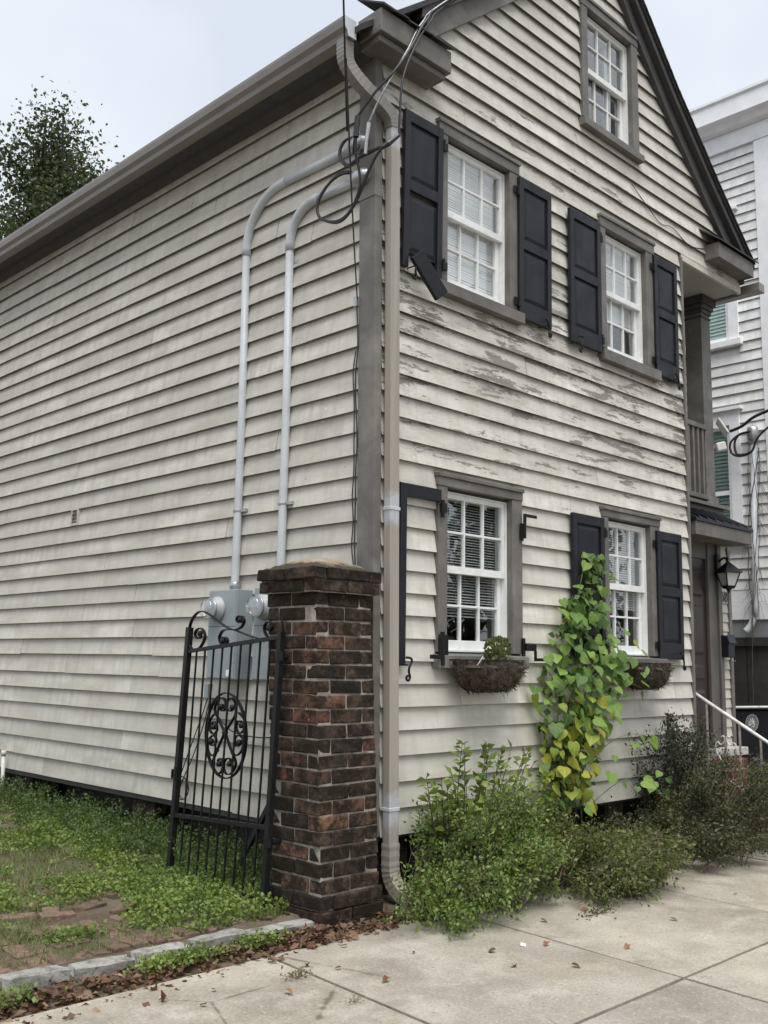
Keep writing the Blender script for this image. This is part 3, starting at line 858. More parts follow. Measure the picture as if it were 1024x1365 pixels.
# cornice returns
def cornice_return(x0, x1, flip):
    b = MB().box(x0, x1, -0.25, -0.002, 6.085, 6.265); r = b.build('cornice_return', 'trim', house, bevel=0.006)
    MB().box(x0 + 0.02, x1 - 0.03, -0.215, -0.002, 6.03, 6.084).build('bed_moulding', 'trim', r, bevel=0.01)
    top = MB()
    n = 6
    for i in range(n):
        a, c = x0 - 0.01 + (x1 - x0 + .03) * i / n, x0 - 0.01 + (x1 - x0 + .03) * (i + 1) / n
        j = random.uniform(-.008, .01)
        top.hexa([(a, -0.285, 6.267 + j), (c, -0.285, 6.267 + j + random.uniform(-.004, .006)), (c, -0.003, 6.43), (a, -0.003, 6.43),
                  (a, -0.285, 6.282 + j), (c, -0.285, 6.282 + j), (c, -0.003, 6.445), (a, -0.003, 6.445)])
    top.build('return_flashing', 'shingle', r)
cornice_return(-0.235, 0.525, False)
r_ = MB().box(4.97, 5.80, -0.20, -0.002, 5.99, 6.165).build('cornice_return', 'trim', house, bevel=0.006)
top = MB(); top.hexa([(4.93, -0.235, 6.167), (5.86, -0.235, 6.167), (5.8, -0.003, 6.33), (4.85, -0.003, 6.33), (4.93, -0.235, 6.185), (5.86, -0.235, 6.185), (5.8, -0.003, 6.35), (4.85, -0.003, 6.35)])
top.build('return_flashing', 'shingle', r_)
# left eave: soffit, fascia, gutter, crown
MB().box(-0.34, 0.03, -0.02, LEN + .1, 6.075, 6.095).build('soffit', 'soffit', house)
b = MB()
b.prism([(lx(6) - 0.04, 0.0, 6.0), (lx(6) - 0.105, 0.0, 6.05), (lx(6) - 0.12, 0.0, 6.074), (lx(6) - 0.0, 0, 6.074), (lx(6) - 0.0, 0, 6.0)], (0, LEN, 0))
b.build('bed_moulding', 'soffit', house)
MB().box(-0.345, -0.315, -0.03, LEN + .1, 6.03, 6.17).build('fascia', 'gutter_paint', house)
g = MB()
prof = [(-0.346, 6.02), (-0.415, 6.02), (-0.425, 6.055), (-0.452, 6.085), (-0.462, 6.135), (-0.462, 6.158), (-0.448, 6.158), (-0.446, 6.135), (-0.437, 6.095), (-0.41, 6.065), (-0.405, 6.035), (-0.346, 6.035)]
g.prism([(x, -0.10, z) for x, z in prof], (0, LEN + 0.2, 0))
gut = g.build('gutter', 'gutter_paint', house)
MB().prism([(x, -0.104, z) for x, z in [(-0.342, 6.018), (-0.417, 6.018), (-0.428, 6.055), (-0.455, 6.085), (-0.465, 6.16), (-0.342, 6.16)]], (0, 0.004, 0)).build('gutter_end_cap', 'conduit', gut)
# right eave gutter stub and beam
MB().box(5.885, 6.02, -0.22, LEN, 5.86, 5.965).build('gutter', 'gutter_paint', house, bevel=0.006)
MB().box(5.82, 5.88, 0.02, LEN, 5.85, 6.05).build('fascia', 'trim_dark', house)

# downspout
ds = MB()
zs = [5.50, 0.42]
ds.hexa([(lx(.42) + 0.035, -0.125, .36), (lx(.42) + 0.125, -0.125, .36), (lx(.42) + 0.125, -0.055, .36), (lx(.42) + 0.035, -0.055, .36),
         (lx(5.5) + 0.035, -0.125, 5.52), (lx(5.5) + 0.125, -0.125, 5.52), (lx(5.5) + 0.125, -0.055, 5.52), (lx(5.5) + 0.035, -0.055, 5.52)])
dso = ds.build('downspout', 'downspout_paint', house, bevel=0.008)
def rect_sweep(pts, wx, wy, ridges, axis_side):
    b = MB(); pts = [Vector(p_) for p_ in pts]; k = len(pts); side = Vector(axis_side).normalized(); ids = []
    for i, q in enumerate(pts):
        t = (pts[min(i + 1, k - 1)] - pts[max(i - 1, 0)]).normalized(); o = t.cross(side).normalized()
        s2 = o.cross(t).normalized()
        e = 1.0 + (0.05 if (ridges and i % 2) else 0.0)
        ids.append(len(b.v))
        for a, c in ((-1, -1), (1, -1), (1, 1), (-1, 1)):
            b.v.append(tuple(q + s2 * a * wx / 2 * e + o * c * wy / 2 * e))
    for i, j in zip(ids[:-1], ids[1:]):
        for q in range(4):
            r_ = (q + 1) % 4; b.f.append((i + q, j + q, j + r_, i + r_))
    i = ids[0]; b.f.append((i, i + 1, i + 2, i + 3)); i = ids[-1]; b.f.append((i + 3, i + 2, i + 1, i))
    return b
el = smooth_curve([(-0.385, -0.035, 6.02), (-0.385, -0.035, 5.93), (-0.37, -0.04, 5.85), (-0.30, -0.055, 5.77), (-0.18, -0.07, 5.70), (-0.05, -0.085, 5.64), (0.03, -0.09, 5.58), (lx(5.5) + 0.08, -0.09, 5.50)], 6)
rect_sweep(el, 0.075, 0.095, True, (0, 1, 0)).build('elbow', 'gutter_paint', dso)
xb = lx(.4) + 0.08
el = smooth_curve([(xb, -0.09, 0.40), (xb, -0.09, 0.26), (xb + .005, -0.10, 0.18), (xb + .015, -0.14, 0.11), (xb + .03, -0.21, 0.065), (xb + 0.04, -0.25, 0.05)], 5)
rect_sweep(el, 0.092, 0.075, True, (1, 0, 0)).build('elbow', 'downspout_paint', dso)
for zc in (2.66, 0.62):
    x0 = lx(zc) + 0.03
    s_ = MB().box(x0, x0 + 0.10, -0.129, -0.052, zc - 0.012, zc + 0.012); s_.build('strap', 'caulk', dso, bevel=0.003)

# windows
def make_window(key, blind, head_cap=True):
    d = WIN[key]; ox0, ox1, oz0, oz1 = d['o']; x0, x1, z0, z1 = d['i']
    zm = (z0 + z1) / 2 + 0.02
    wobj = MB().box(x1, ox1, -0.062, 0.06, z0 - 0.005, z1 + 0.02).build('window', 'trim', house, bevel=0.003)
    MB().box(ox0, x0, -0.062, 0.06, z0 - 0.005, z1 + 0.02).build('casing', 'trim', wobj, bevel=0.003)
    MB().box(ox0 - 0.006, ox1 + 0.004, -0.068, 0.06, z1 + 0.021, oz1 - 0.028).build('head_casing', 'trim', wobj, bevel=0.003)
    MB().box(ox0 - 0.014, ox1 + 0.010, -0.082, 0.05, oz1 - 0.027, oz1 + 0.004).build('drip_cap', 'trim', wobj, bevel=0.004)
    sl = MB(); sx0, sx1 = ox0 - 0.02, ox1 + 0.03
    sl.hexa([(sx0, -0.10, oz0), (sx1, -0.10, oz0), (sx1, 0.06, oz0), (sx0, 0.06, oz0), (sx0, -0.10, z0 - 0.028), (sx1, -0.10, z0 - 0.028), (sx1, 0.06, z0 - 0.004), (sx0, 0.06, z0 - 0.004)])
    sl.build('sill', 'trim', wobj, bevel=0.004)
    # white jamb liner and stops
    MB().box(x0 + 0.001, x0 + 0.012, -0.005, 0.11, z0, z1).box(x1 - 0.012, x1 - 0.001, -0.005, 0.11, z0, z1).box(x0 + .012, x1 - .012, -0.005, 0.11, z1 - 0.012, z1 - .001).box(x0 + .012, x1 - .012, 0.0, 0.11, z0 + .001, z0 + 0.012).build('jamb', 'white_paint', wobj)
    def sash(za, zb, y, st, tr, br):
        a, c = x0 + 0.014, x1 - 0.014
        yb = y + 0.034
        s = MB()
        s.box(a, a + st, y, yb, za, zb).box(c - st, c, y, yb, za, zb)
        s.box(a + st, c - st, y, yb, zb - tr, zb).box(a + st, c - st, y, yb, za, za + br)
        ga, gc, gz0, gz1 = a + st, c - st, za + br, zb - tr
        mw = 0.017
        for i in (1, 2):
            xm = ga + (gc - ga) * i / 3; s.box(xm - mw / 2, xm + mw / 2, y + 0.002, yb - 0.004, gz0, gz1)
        zmid = (gz0 + gz1) / 2
        pw = (gc - ga) / 3
        for i in range(3):
            s.box(ga + pw * i + (mw / 2 if i else 0), ga + pw * (i + 1) - (mw / 2 if i < 2 else 0), y + 0.003, yb - 0.005, zmid - mw / 2, zmid + mw / 2)
        s.build('sash', 'white_paint', wobj, bevel=0.0025)
        me = MB().box(-pw / 2, pw / 2, -0.0015, 0.0015, -(gz1 - gz0) / 4, (gz1 - gz0) / 4).mesh('pane', 'glass')
        for i in range(3):
            for j in range(2):
                o = link('pane', me, wobj)
                o.location = (ga + pw * (i + .5), y + 0.02, gz0 + (gz1 - gz0) * (j + .5) / 2)
                o.rotation_euler = (random.uniform(-.006, .006), 0, random.uniform(-.006, .006))
    sash(zm - 0.035, z1 - 0.012, 0.008, 0.036, 0.036, 0.055)
    sash(z0 + 0.012, zm + 0.02, 0.048, 0.045, 0.035, 0.075)
    if blind:
        mat, zb, tilt = blind; YBL = 0.100
        s = MB(); z = z1 - 0.05
        s.box(x0 + 0.03, x1 - 0.03, 0.088, 0.112, z1 - 0.045, z1 - 0.012)
        while z > zb:
            c, sn = math.cos(tilt) * 0.0125, math.sin(tilt) * 0.0125
            jz = random.uniform(-.0015, .0015)
            s.hexa([(x0 + .03, YBL - c, z - sn + jz), (x1 - .03, YBL - c, z - sn + jz), (x1 - .03, YBL + c, z + sn + jz), (x0 + .03, YBL + c, z + sn + jz),
                    (x0 + .03, YBL - c, z - sn + .001 + jz), (x1 - .03, YBL - c, z - sn + .001 + jz), (x1 - .03, YBL + c, z + sn + .001 + jz), (x0 + .03, YBL + c, z + sn + .001 + jz)])
            z -= 0.0215
        s.build('blind', mat, wobj)
    return wobj
wA = make_window('A', ('blind_white', 4.53, 1.28))
wB = make_window('B', ('blind_white', 4.85, 1.25))
wC = make_window('C', ('blind_dark', 1.95, 0.5))
wD = make_window('D', ('blind_dark', 2.1, 0.75))
wG = make_window('G', None)
# curtain edge in the gable and things on the inner ledges
MB().box(3.30, 3.40, 0.14, 0.16, 6.72, 7.8).build('curtain', 'blind_dark', wG)
b = MB()
for k in range(26):
    a = random.uniform(0, 6.28); r = random.uniform(0.02, 0.07)
    q = Vector((3.52 + r * math.cos(a), 0.2 + r * 0.5 * math.sin(a), 4.60 + random.uniform(0, .26)))
    b.poly([q, q + Vector((0.03, 0.0, 0.012)), q + Vector((0.045, 0.01, -0.02)), q + Vector((0.01, 0.0, -0.02))])
b.build('indoor_plant', 'weed_dark', wB)

# shutters
def s_hook(p0, s=1.0, flip=1):
    return smooth_curve([Vector(p0) + Vector((flip * a * s, c * s, d * s)) for a, c, d in
        [(0.0, 0.02, 0.085), (0.018, -0.012, 0.080), (0.026, -0.015, 0.055), (0.012, -0.015, 0.035), (0.0, -0.015, 0.012), (-0.004, -0.015, -0.02), (0.008, -0.015, -0.055), (-0.006, -0.015, -0.082), (-0.028, -0.015, -0.074), (-0.026, -0.015, -0.05), (-0.012, -0.015, -0.05)]], 4)
def holdback(x, z, par, flip=1, y=-0.085):
    MB().tube([(x, -0.01, z + .03), (x, y, z + .03)], 0.006, 6).tube(s_hook((x, y, z), 0.95, flip), [0.0085] * 41, 6).build('holdback', 'iron', par, True)
def hinge(x, z, par, s=1):
    MB().box(x - 0.055 * s if s > 0 else x, x if s > 0 else x + 0.055, -0.075, -0.062, z - 0.035, z + 0.035).tube([(x, -0.082, z - 0.05), (x, -0.082, z + 0.05)], 0.013, 8).box(x, x + 0.07 * s, -0.094, -0.086, z - 0.022, z + 0.022).build('hinge', 'iron', par)
def shutter(x0, x1, z0, z1, hinge_side, yb=-0.045, yt=-0.055, broken=False, label=None, tilt=0.0):
    th = 0.034; st, tr, br, mr = 0.058, 0.085, 0.15, 0.085
    def Y(z): return yb + (yt - yb) * (z - z0) / (z1 - z0)
    def bx(b, xa, xb_, za, zb, d0, d1):
        b.hexa([(xa, Y(za) - d1, za), (xb_, Y(za) - d1, za), (xb_, Y(za) - d0, za), (xa, Y(za) - d0, za), (xa, Y(zb) - d1, zb), (xb_, Y(zb) - d1, zb), (xb_, Y(zb) - d0, zb), (xa, Y(zb) - d0, zb)])
    zmid = z0 + br + (z1 - z0 - br - tr) * 0.5
    b = MB()
    bx(b, x0, x0 + st, z0, z1, 0, th); bx(b, x1 - st, x1, z0, z1, 0, th)
    bx(b, x0 + st, x1 - st, z1 - tr, z1, 0.001, th - 0.001); bx(b, x0 + st, x1 - st, zmid - mr / 2, zmid + mr / 2, 0.001, th - 0.001)
    if not broken: bx(b, x0 + st, x1 - st, z0, z0 + br, 0.001, th - 0.001)
    so_ = b.build('shutter', 'shutter_paint', house, bevel=0.003, label=label)
    for za, zb in ((z0 + br, zmid - mr / 2), (zmid + mr / 2, z1 - tr)):
        p_ = MB()
        drop = 0.022 if (broken and za < zmid - 0.1) else 0.0
        bx(p_, x0 + st, x1 - st, za - drop, zb - drop * 1.6, 0.008, 0.015)
        xa, xb_ = x0 + st + 0.012, x1 - st - 0.012; zc, zd = za + 0.012 - drop, zb - 0.012 - drop * 1.6; k = 0.03
        bb = len(p_.v)
        ya, yd = Y(zc), Y(zd)
        p_.v += [(xa, ya - .015, zc), (xb_, ya - .015, zc), (xb_, yd - .015, zd), (xa, yd - .015, zd),
                 (xa + k, ya - .025, zc + k), (xb_ - k, ya - .025, zc + k), (xb_ - k, yd - .025, zd - k), (xa + k, yd - .025, zd - k)]
        p_.f += [(bb + 4, bb + 5, bb + 6, bb + 7)] + [(bb + i, bb + (i + 1) % 4, bb + 4 + (i + 1) % 4, bb + 4 + i) for i in range(4)]
        p_.build('panel', 'shutter_paint', so_)
    hx = x1 if hinge_side > 0 else x0
    for hz in (z0 + 0.13, z1 - 0.13):
        MB().box(min(hx, hx + hinge_side * .06), max(hx, hx + hinge_side * .06), -0.080, -0.0725, hz - .032, hz + .032).tube([(hx + hinge_side * .008, -0.088, hz - .045), (hx + hinge_side * .008, -0.088, hz + .045)], 0.012, 8).build('hinge', 'iron', so_)
    fx = x0 + 0.09 if hinge_side > 0 else x1 - 0.10
    holdback(fx, z0 - 0.02, so_, 1 if hinge_side > 0 else -1, yb - th - 0.03)
    return so_
sA = shutter(0.195, 0.625, 4.49, 5.73, 1, broken=True, label='black panelled shutter with its bottom rail broken off')
# fallen bottom rail of that shutter hangs by one corner
b = MB().box(-0.02, 0.345, -0.02, 0.018, -0.062, 0.062)
me = b.mesh('loose_rail', 'shutter_paint')
o = link('loose_rail', me, sA, 0.003); o.location = (0.30, -0.125, 4.575); o.rotation_euler = (0.1, rad(47), -0.12)
shutter(1.585, 2.04, 4.455, 5.70, -1, yb=-0.05, yt=-0.06)
shutter(2.325, 2.815, 4.43, 5.68, 1, yb=-0.055, yt=-0.06)
shutter(3.79, 4.235, 4.45, 5.68, -1, yb=-0.05, yt=-0.055)
shutter(2.315, 2.80, 1.66, 2.895, 1, yb=-0.05, yt=-0.055)
shutter(3.71, 4.17, 1.66, 2.88, -1, yb=-0.05, yt=-0.055)
# remains of the lower left shutter: outer stile and top rail only
b = MB().box(0.195, 0.262, -0.085, -0.045, 1.58, 2.865).box(0.262, 0.63, -0.083, -0.048, 2.775, 2.868)
sC = b.build('shutter', 'shutter_paint', house, bevel=0.003, label='remains of a shutter, only one stile and the top rail left')
holdback(0.27, 1.55, sC, 1, -0.10)
b = MB().box(0.625, 0.69, -0.085, -0.0725, 2.70, 2.77).tube([(0.64, -0.088, 2.66), (0.64, -0.088, 2.79)], 0.014, 8)
b.build('hinge', 'iron', sC)
b = MB().box(0.615, 0.70, -0.095, -0.0725, 1.60, 1.80).tube([(0.63, -0.10, 1.58), (0.63, -0.10, 1.82)], 0.018, 8).box(0.50, 0.62, -0.11, -0.095, 1.625, 1.655)
b.build('hinge', 'iron', sC)
# bare hinges where the right one is missing
b = MB().box(1.585, 1.62, -0.085, -0.0725, 2.58, 2.72).tube([(1.625, -0.09, 2.60), (1.63, -0.09, 2.80)], 0.014, 8).box(1.63, 1.78, -0.10, -0.088, 2.775, 2.80)
b.build('hinge', 'iron', wC)
b = MB().box(1.60, 1.635, -0.085, -0.0725, 1.66, 1.80).box(1.63, 1.76, -0.10, -0.088, 1.70, 1.755).box(1.745, 1.765, -0.10, -0.085, 1.62, 1.70).box(1.765, 1.90, -0.10, -0.088, 1.62, 1.645)
b.build('hinge', 'iron', wC)

# crack / stray wire across the gable siding
MB().tube(smooth_curve([(3.47, -0.042, 6.33), (3.75, -0.045, 6.20), (4.0, -0.044, 6.10), (4.25, -0.045, 6.13), (4.6, -0.045, 6.05), (4.96, -0.04, 6.12)], 5), 0.004, 5).build('stray_wire', 'cable_black', house)
# little vent on the long side
vx = lx(3) - 0.05
vn = MB().box(vx - 0.012, vx + 0.02, 4.17, 4.31, 2.90, 2.925).box(vx - 0.012, vx + 0.02, 4.17, 4.31, 3.055, 3.08).box(vx - 0.012, vx + 0.02, 4.17, 4.19, 2.925, 3.055).box(vx - 0.012, vx + 0.02, 4.29, 4.31, 2.925, 3.055).build('wall_vent', 'siding_side', house)
for zz in (2.945, 2.985, 3.025):
    MB().hexa([(vx - .014, 4.19, zz - .012), (vx - .014, 4.29, zz - .012), (vx + .018, 4.29, zz + .006), (vx + .018, 4.19, zz + .006), (vx - .014, 4.19, zz - .008), (vx - .014, 4.29, zz - .008), (vx + .018, 4.29, zz + .01), (vx + .018, 4.19, zz + .01)]).build('slat', 'trim', vn)

# ---- piazza: ceiling, column, railing, deck, awning, entry
PY = 0.30
MB().box(4.436, 5.82, 0.0, LEN, 5.862, 5.88).build('porch_ceiling', 'ceiling_paint', house)
MB().box(4.40, 5.82, 0.28, LEN, 3.30, 3.375).build('porch_deck', 'door_trim', house)
MB().box(4.436, 5.87, 0.225, 0.285, 3.355, 3.392).build('deck_edge', 'trim', house, bevel=0.003)
QX, QY = 5.58, 0.35
c_ = MB().box(QX, QX + .21, QY, QY + .21, 3.393, 5.66).build('column', 'trim', house, bevel=0.005)
MB().box(QX - .025, QX + .235, QY - .025, QY + .235, 3.393, 3.50).build('plinth', 'trim', c_, bevel=0.006)
b = MB()
for e, z0_, z1_ in ((0.012, 5.60, 5.63), (0.018, 5.66, 5.71), (0.035, 5.711, 5.765), (0.058, 5.766, 5.862)):
    b.box(QX - e, QX + .21 + e, QY - e, QY + .21 + e, z0_, z1_)
b.build('capital', 'trim_dark', c_, bevel=0.01)
MB().tube(smooth_curve([(5.88, 0.50, 5.85), (5.88, 0.50, 5.74), (5.86, 0.50, 5.64), (5.825, 0.49, 5.55), (5.82, 0.48, 5.3), (5.82, .48, 3.4)], 4), 0.028, 8).build('porch_drain', 'gutter_paint', house, True)
rail = MB().box(4.436, QX + .004, 0.315, 0.385, 4.25, 4.305).build('railing', 'trim', house, bevel=0.004)
MB().box(4.436, QX + .004, 0.32, 0.38, 3.45, 3.50).build('bottom_rail', 'trim', rail, bevel=0.004)
bal = MB().box(-0.02, 0.02, -0.02, 0.02, 3.50, 4.25).mesh('baluster', 'trim')
for i in range(10):
    o = link('baluster', bal, rail); o.location = (4.52 + i * 0.108, 0.35, 0)
# side railing running back along the porch edge
MB().box(5.66, 5.72, 0.56, 3.0, 4.295, 4.35).build('railing', 'trim', house)
# entry wall
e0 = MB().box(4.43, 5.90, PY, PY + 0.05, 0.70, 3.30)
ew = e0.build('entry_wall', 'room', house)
MB().box(4.436, 5.36, PY - 0.03, PY - 0.001, 2.76, 3.05).build('door_frame', 'door_trim', house, bevel=0.004)
MB().box(5.36, 5.43, PY - 0.045, PY - 0.001, 0.74, 3.05).build('door_frame', 'door_trim', house, bevel=0.006)
MB().box(5.43, 5.58, PY - 0.025, PY - 0.001, 0.74, 3.05).build('door_frame', 'door_trim', house, bevel=0.006)
MB().box(5.58, 5.66, PY - 0.05, PY - 0.001, 0.74, 3.05).build('door_frame', 'door_trim', house, bevel=0.006)
dr = MB().box(4.44, 5.36, PY - 0.012, PY - 0.001, 0.76, 2.76).build('door', 'door_wood', house)
for za, zb in ((0.9, 1.35), (1.45, 1.62), (1.72, 2.25), (2.34, 2.64)):
    for xa, xb_ in ((4.54, 4.84), (4.95, 5.26)):
        b = MB(); b.hexa([(xa, PY - .012, za), (xb_, PY - .012, za), (xb_, PY - .012, zb), (xa, PY - .012, zb), (xa + .03, PY - .03, za + .03), (xb_ - .03, PY - .03, za + .03), (xb_ - .03, PY - .03, zb - .03), (xa + .03, PY - .03, zb - .03)])
        b.build('panel', 'door_wood', dr)
for z0, z1 in zip(np.arange(0.74, 3.0, 0.104), np.arange(0.844, 3.1, 0.104)):
    b = MB().hexa([(5.66, PY - .024, z0), (5.84, PY - .024, z0), (5.84, PY, z0), (5.66, PY, z0), (5.66, PY - .008, z1 + .008), (5.84, PY - .008, z1 + .008), (5.84, PY, z1 + .008), (5.66, PY, z1 + .008)])
    b.build('clapboard', 'siding_entry', ew)
MB().box(5.84, 5.90, PY - 0.04, PY + 0.05, 0.6, 3.05).build('corner_board', 'trim', house, bevel=0.003)
MB().box(5.2, 5.88, 0.12, PY, 0.66, 0.74).build('threshold', 'pale_trim', house, bevel=0.005)
# awning over the door
aw = MB(); ax0, ax1, ay = 4.55, 5.81, -0.045
aw.box(ax0, ax1, ay, ay + 0.03, 2.935, 3.075).box(ax0, ax0 + 0.03, ay + 0.03, PY, 2.935, 3.075).box(ax1 - 0.03, ax1, ay + 0.03, PY, 2.935, 3.075)
awo = aw.build('awning', 'trim', house, bevel=0.004)
MB().box(ax0 + .03, ax1 - .03, ay + .03, PY, 2.937, 2.955).build('awning_soffit', 'trim', awo)
e_ = 0.015
rf = MB().hexa([(ax0 - e_, ay - e_, 3.077), (ax1 + e_, ay - e_, 3.077), (ax1 + e_, PY, 3.077), (ax0 - e_, PY, 3.077), (ax0 - e_, ay - e_, 3.108), (ax1 + e_, ay - e_, 3.108), (ax1 - 0.22, PY - 0.06, 3.275), (ax0 + 0.05, PY - .06, 3.275)]).build('awning_roof', 'dark_metal', awo)
for i in range(7):
    t_ = (i + .3) / 7.0
    xb_ = ax0 + (ax1 - ax0) * t_; xt = ax0 + 0.05 + (ax1 - ax0 - 0.27) * t_
    MB().hexa([(xb_ - .008, ay - e_, 3.10), (xb_ + .008, ay - e_, 3.10), (xt + .008, PY - .06, 3.27), (xt - .008, PY - .06, 3.27), (xb_ - .008, ay - e_, 3.135), (xb_ + .008, ay - e_, 3.135), (xt + .008, PY - .06, 3.30), (xt - .008, PY - .06, 3.30)]).build('seam', 'dark_metal', awo)
# house number
def text_mesh(txt, size, name, mat, parent, loc, rot, ext=0.004, align='CENTER'):
    cu = bpy.data.curves.new(name, 'FONT'); cu.body = txt; cu.size = size; cu.extrude = ext; cu.align_x = align; cu.align_y = 'CENTER'
    ob = bpy.data.objects.new('tmp_text', cu); COL.objects.link(ob)
    dg = bpy.context.evaluated_depsgraph_get()
    me = bpy.data.meshes.new_from_object(ob.evaluated_get(dg)); bpy.data.objects.remove(ob)
    me.materials.clear(); me.materials.append(M[mat])
    o = link(name, me, parent); o.location = Vector(loc) - (parent.location if parent and parent.type == 'EMPTY' else Vector()); o.rotation_euler = rot
    return o
text_mesh('58', 0.16, 'house_number', 'black_plastic', ew, (5.745, PY - .034, 2.365), (rad(90), 0, 0))

# ------------------------------------------------------------------ lantern, mailbox, security camera
ln = thing('wall_lantern', 'black carriage lantern with frosted panes on the wall beside the door', 'lantern', (5.565, PY, 2.62))
MB().box(5.52, 5.61, PY - .075, PY - .048, 2.55, 2.83).build('back_plate', 'iron', ln, bevel=0.01)
MB().tube(smooth_curve([(5.565, PY - .06, 2.74), (5.565, PY - .10, 2.77), (5.565, PY - .14, 2.785), (5.565, PY - .175, 2.765)], 4), 0.012, 8).build('arm', 'iron', ln, True)
cy = PY - .175
def sq_frustum(b, c, r0, z0, r1, z1):
    a = 0.3
    P0 = [(c[0] + r0 * math.cos(a + q * math.pi / 2), c[1] + r0 * math.sin(a + q * math.pi / 2), z0) for q in range(4)]
    P1 = [(c[0] + r1 * math.cos(a + q * math.pi / 2), c[1] + r1 * math.sin(a + q * math.pi / 2), z1) for q in range(4)]
    b.hexa(P0 + P1); return P0, P1
b = MB(); sq_frustum(b, (5.565, cy), 0.155, 2.615, 0.15, 2.625); sq_frustum(b, (5.565, cy), 0.15, 2.625, 0.065, 2.70); sq_frustum(b, (5.565, cy), 0.065, 2.70, 0.02, 2.735); b.lathe([(0.004, 2.73), (0.012, 2.745), (0.005, 2.76), (0.012, 2.775), (0.002, 2.79)], (5.565, cy, 0), n=10)
b.build('lantern_roof', 'iron', ln)
b = MB(); P0, P1 = sq_frustum(b, (5.565, cy), 0.068, 2.475, 0.122, 2.614); b.build('lamp_glass', 'lantern_glass', ln)
b = MB()
for q in range(4): b.tube([P0[q], P1[q]], 0.008, 6)
sq_frustum(b, (5.565, cy), 0.06, 2.445, 0.078, 2.476); b.lathe([(0.02, 2.425), (0.035, 2.445)], (5.565, cy, 0), n=10); b.lathe([(0.003, 2.395), (0.012, 2.41), (0.008, 2.43)], (5.565, cy, 0), n=10)
b.build('lantern_cage', 'iron', ln)

mb = thing('mailbox', 'black metal wall mailbox below the house number', 'mailbox', (5.66, PY, 1.70))
b = MB().prism([(5.60, PY - .042, 1.70), (5.60, PY - .13, 1.70), (5.60, PY - .132, 1.86), (5.60, PY - .12, 1.93), (5.60, PY - .042, 1.945)], (0.15, 0, 0)); b.build('box', 'dark_metal', mb, bevel=0.008)
MB().hexa([(5.59, PY - .145, 1.85), (5.76, PY - .145, 1.85), (5.76, PY - .12, 1.94), (5.59, PY - .12, 1.94), (5.59, PY - .15, 1.856), (5.76, PY - .15, 1.856), (5.76, PY - .12, 1.95), (5.59, PY - .12, 1.95)]).build('lid', 'dark_metal', mb)
MB().tube([(5.73, PY - .10, 1.70), (5.73, PY - .115, 1.66), (5.73, PY - .14, 1.665)], 0.006, 6).build('hook', 'galvanised', mb)

sp = thing('solar_panel', 'small white framed solar panel clamped high on the porch column', 'solar panel', (5.79, 0.39, 4.33))
MB().box(5.79, 5.80, .36, .42, 4.26, 4.40).tube([(5.79, .39, 4.33), (5.88, .33, 4.33)], 0.012, 8).build('bracket', 'camera_white', sp)
def panel_box(name, c, s, rot, mat, par, bev=0.004):
    o = link(name, MB().box(-s[0] / 2, s[0] / 2, -s[1] / 2, s[1] / 2, -s[2] / 2, s[2] / 2).mesh(name, mat), par, bev)
    o.location = Vector(c) - (par.location if par.type == 'EMPTY' else Vector()); o.rotation_euler = rot; return o
pf = panel_box('frame', (5.91, .30, 4.34), (0.15, 0.02, 0.21), (rad(-28), rad(12), rad(38)), 'camera_white', sp)
ce = link('solar_cell', MB().box(-.06, .06, -.0125, -.0102, -.09, .09).mesh('solar_cell', 'black_plastic'), pf)
scm = thing('security_camera', 'white box security camera on the porch column under the solar panel', 'camera', (5.79, .38, 4.10))
MB().lathe([(0.028, 0), (0.028, 0.012), (0.012, 0.02), (0.012, 0.05)], (5.79, .38, 4.10), 'x', 12).build('mount', 'camera_white', scm)
cb = panel_box('camera_body', (5.87, .31, 4.11), (0.075, 0.115, 0.10), (rad(-14), 0, rad(48)), 'camera_white', scm, 0.014)
link('lens', MB().box(-.026, .026, -.062, -.0585, -.034, .034).mesh('lens', 'black_plastic'), cb)

# ------------------------------------------------------------------ brick pillar
PX0, PX1, PY0, PY1 = -0.57, -0.065, -0.20, 0.295
pil = thing('brick_pillar', 'old sooty brick gate pillar with a mortar-capped top beside the downspout', 'pillar', ((PX0 + PX1) / 2, (PY0 + PY1) / 2, 0))
def lean(z): return Vector((-0.026 * z, 0.034 * z, 0))
CH = 0.0932
W, D, T = PX1 - PX0, PY1 - PY0, 0.112
def variants(sx, sy, sz, mat, k=3, jit=0.005, bev=0.009): return [rock_box(sx, sy, sz, jit, bev, mat) for _ in range(k)]
hgt = CH - 0.012
BV = {}
def brick_at(cx, cy_, z, sx, sy, mat, sz=hgt, par=pil, base=None):
    key = (round(sx, 3), round(sy, 3), round(sz, 3), mat)
    if key not in BV: BV[key] = variants(sx - (0.012 if sx > 0.13 or par is not pil else 0.0), sy - (0.012 if sy > 0.13 or par is not pil else 0.0), sz, mat, 5, 0.0042, 0.0085)
    o = link('brick', random.choice(BV[key]), par)
    p_ = Vector((cx, cy_, z)) + (lean(z) if par is pil else Vector())
    o.location = p_ - par.location + Vector((random.uniform(-.002, .002), random.uniform(-.002, .002), random.uniform(-.002, .002)))
    o.rotation_euler = (random.uniform(-.006, .006), random.uniform(-.006, .006), random.uniform(-.008, .008))
    return o
cx0, cy0 = (PX0 + PX1) / 2, (PY0 + PY1) / 2
ncourse = 22
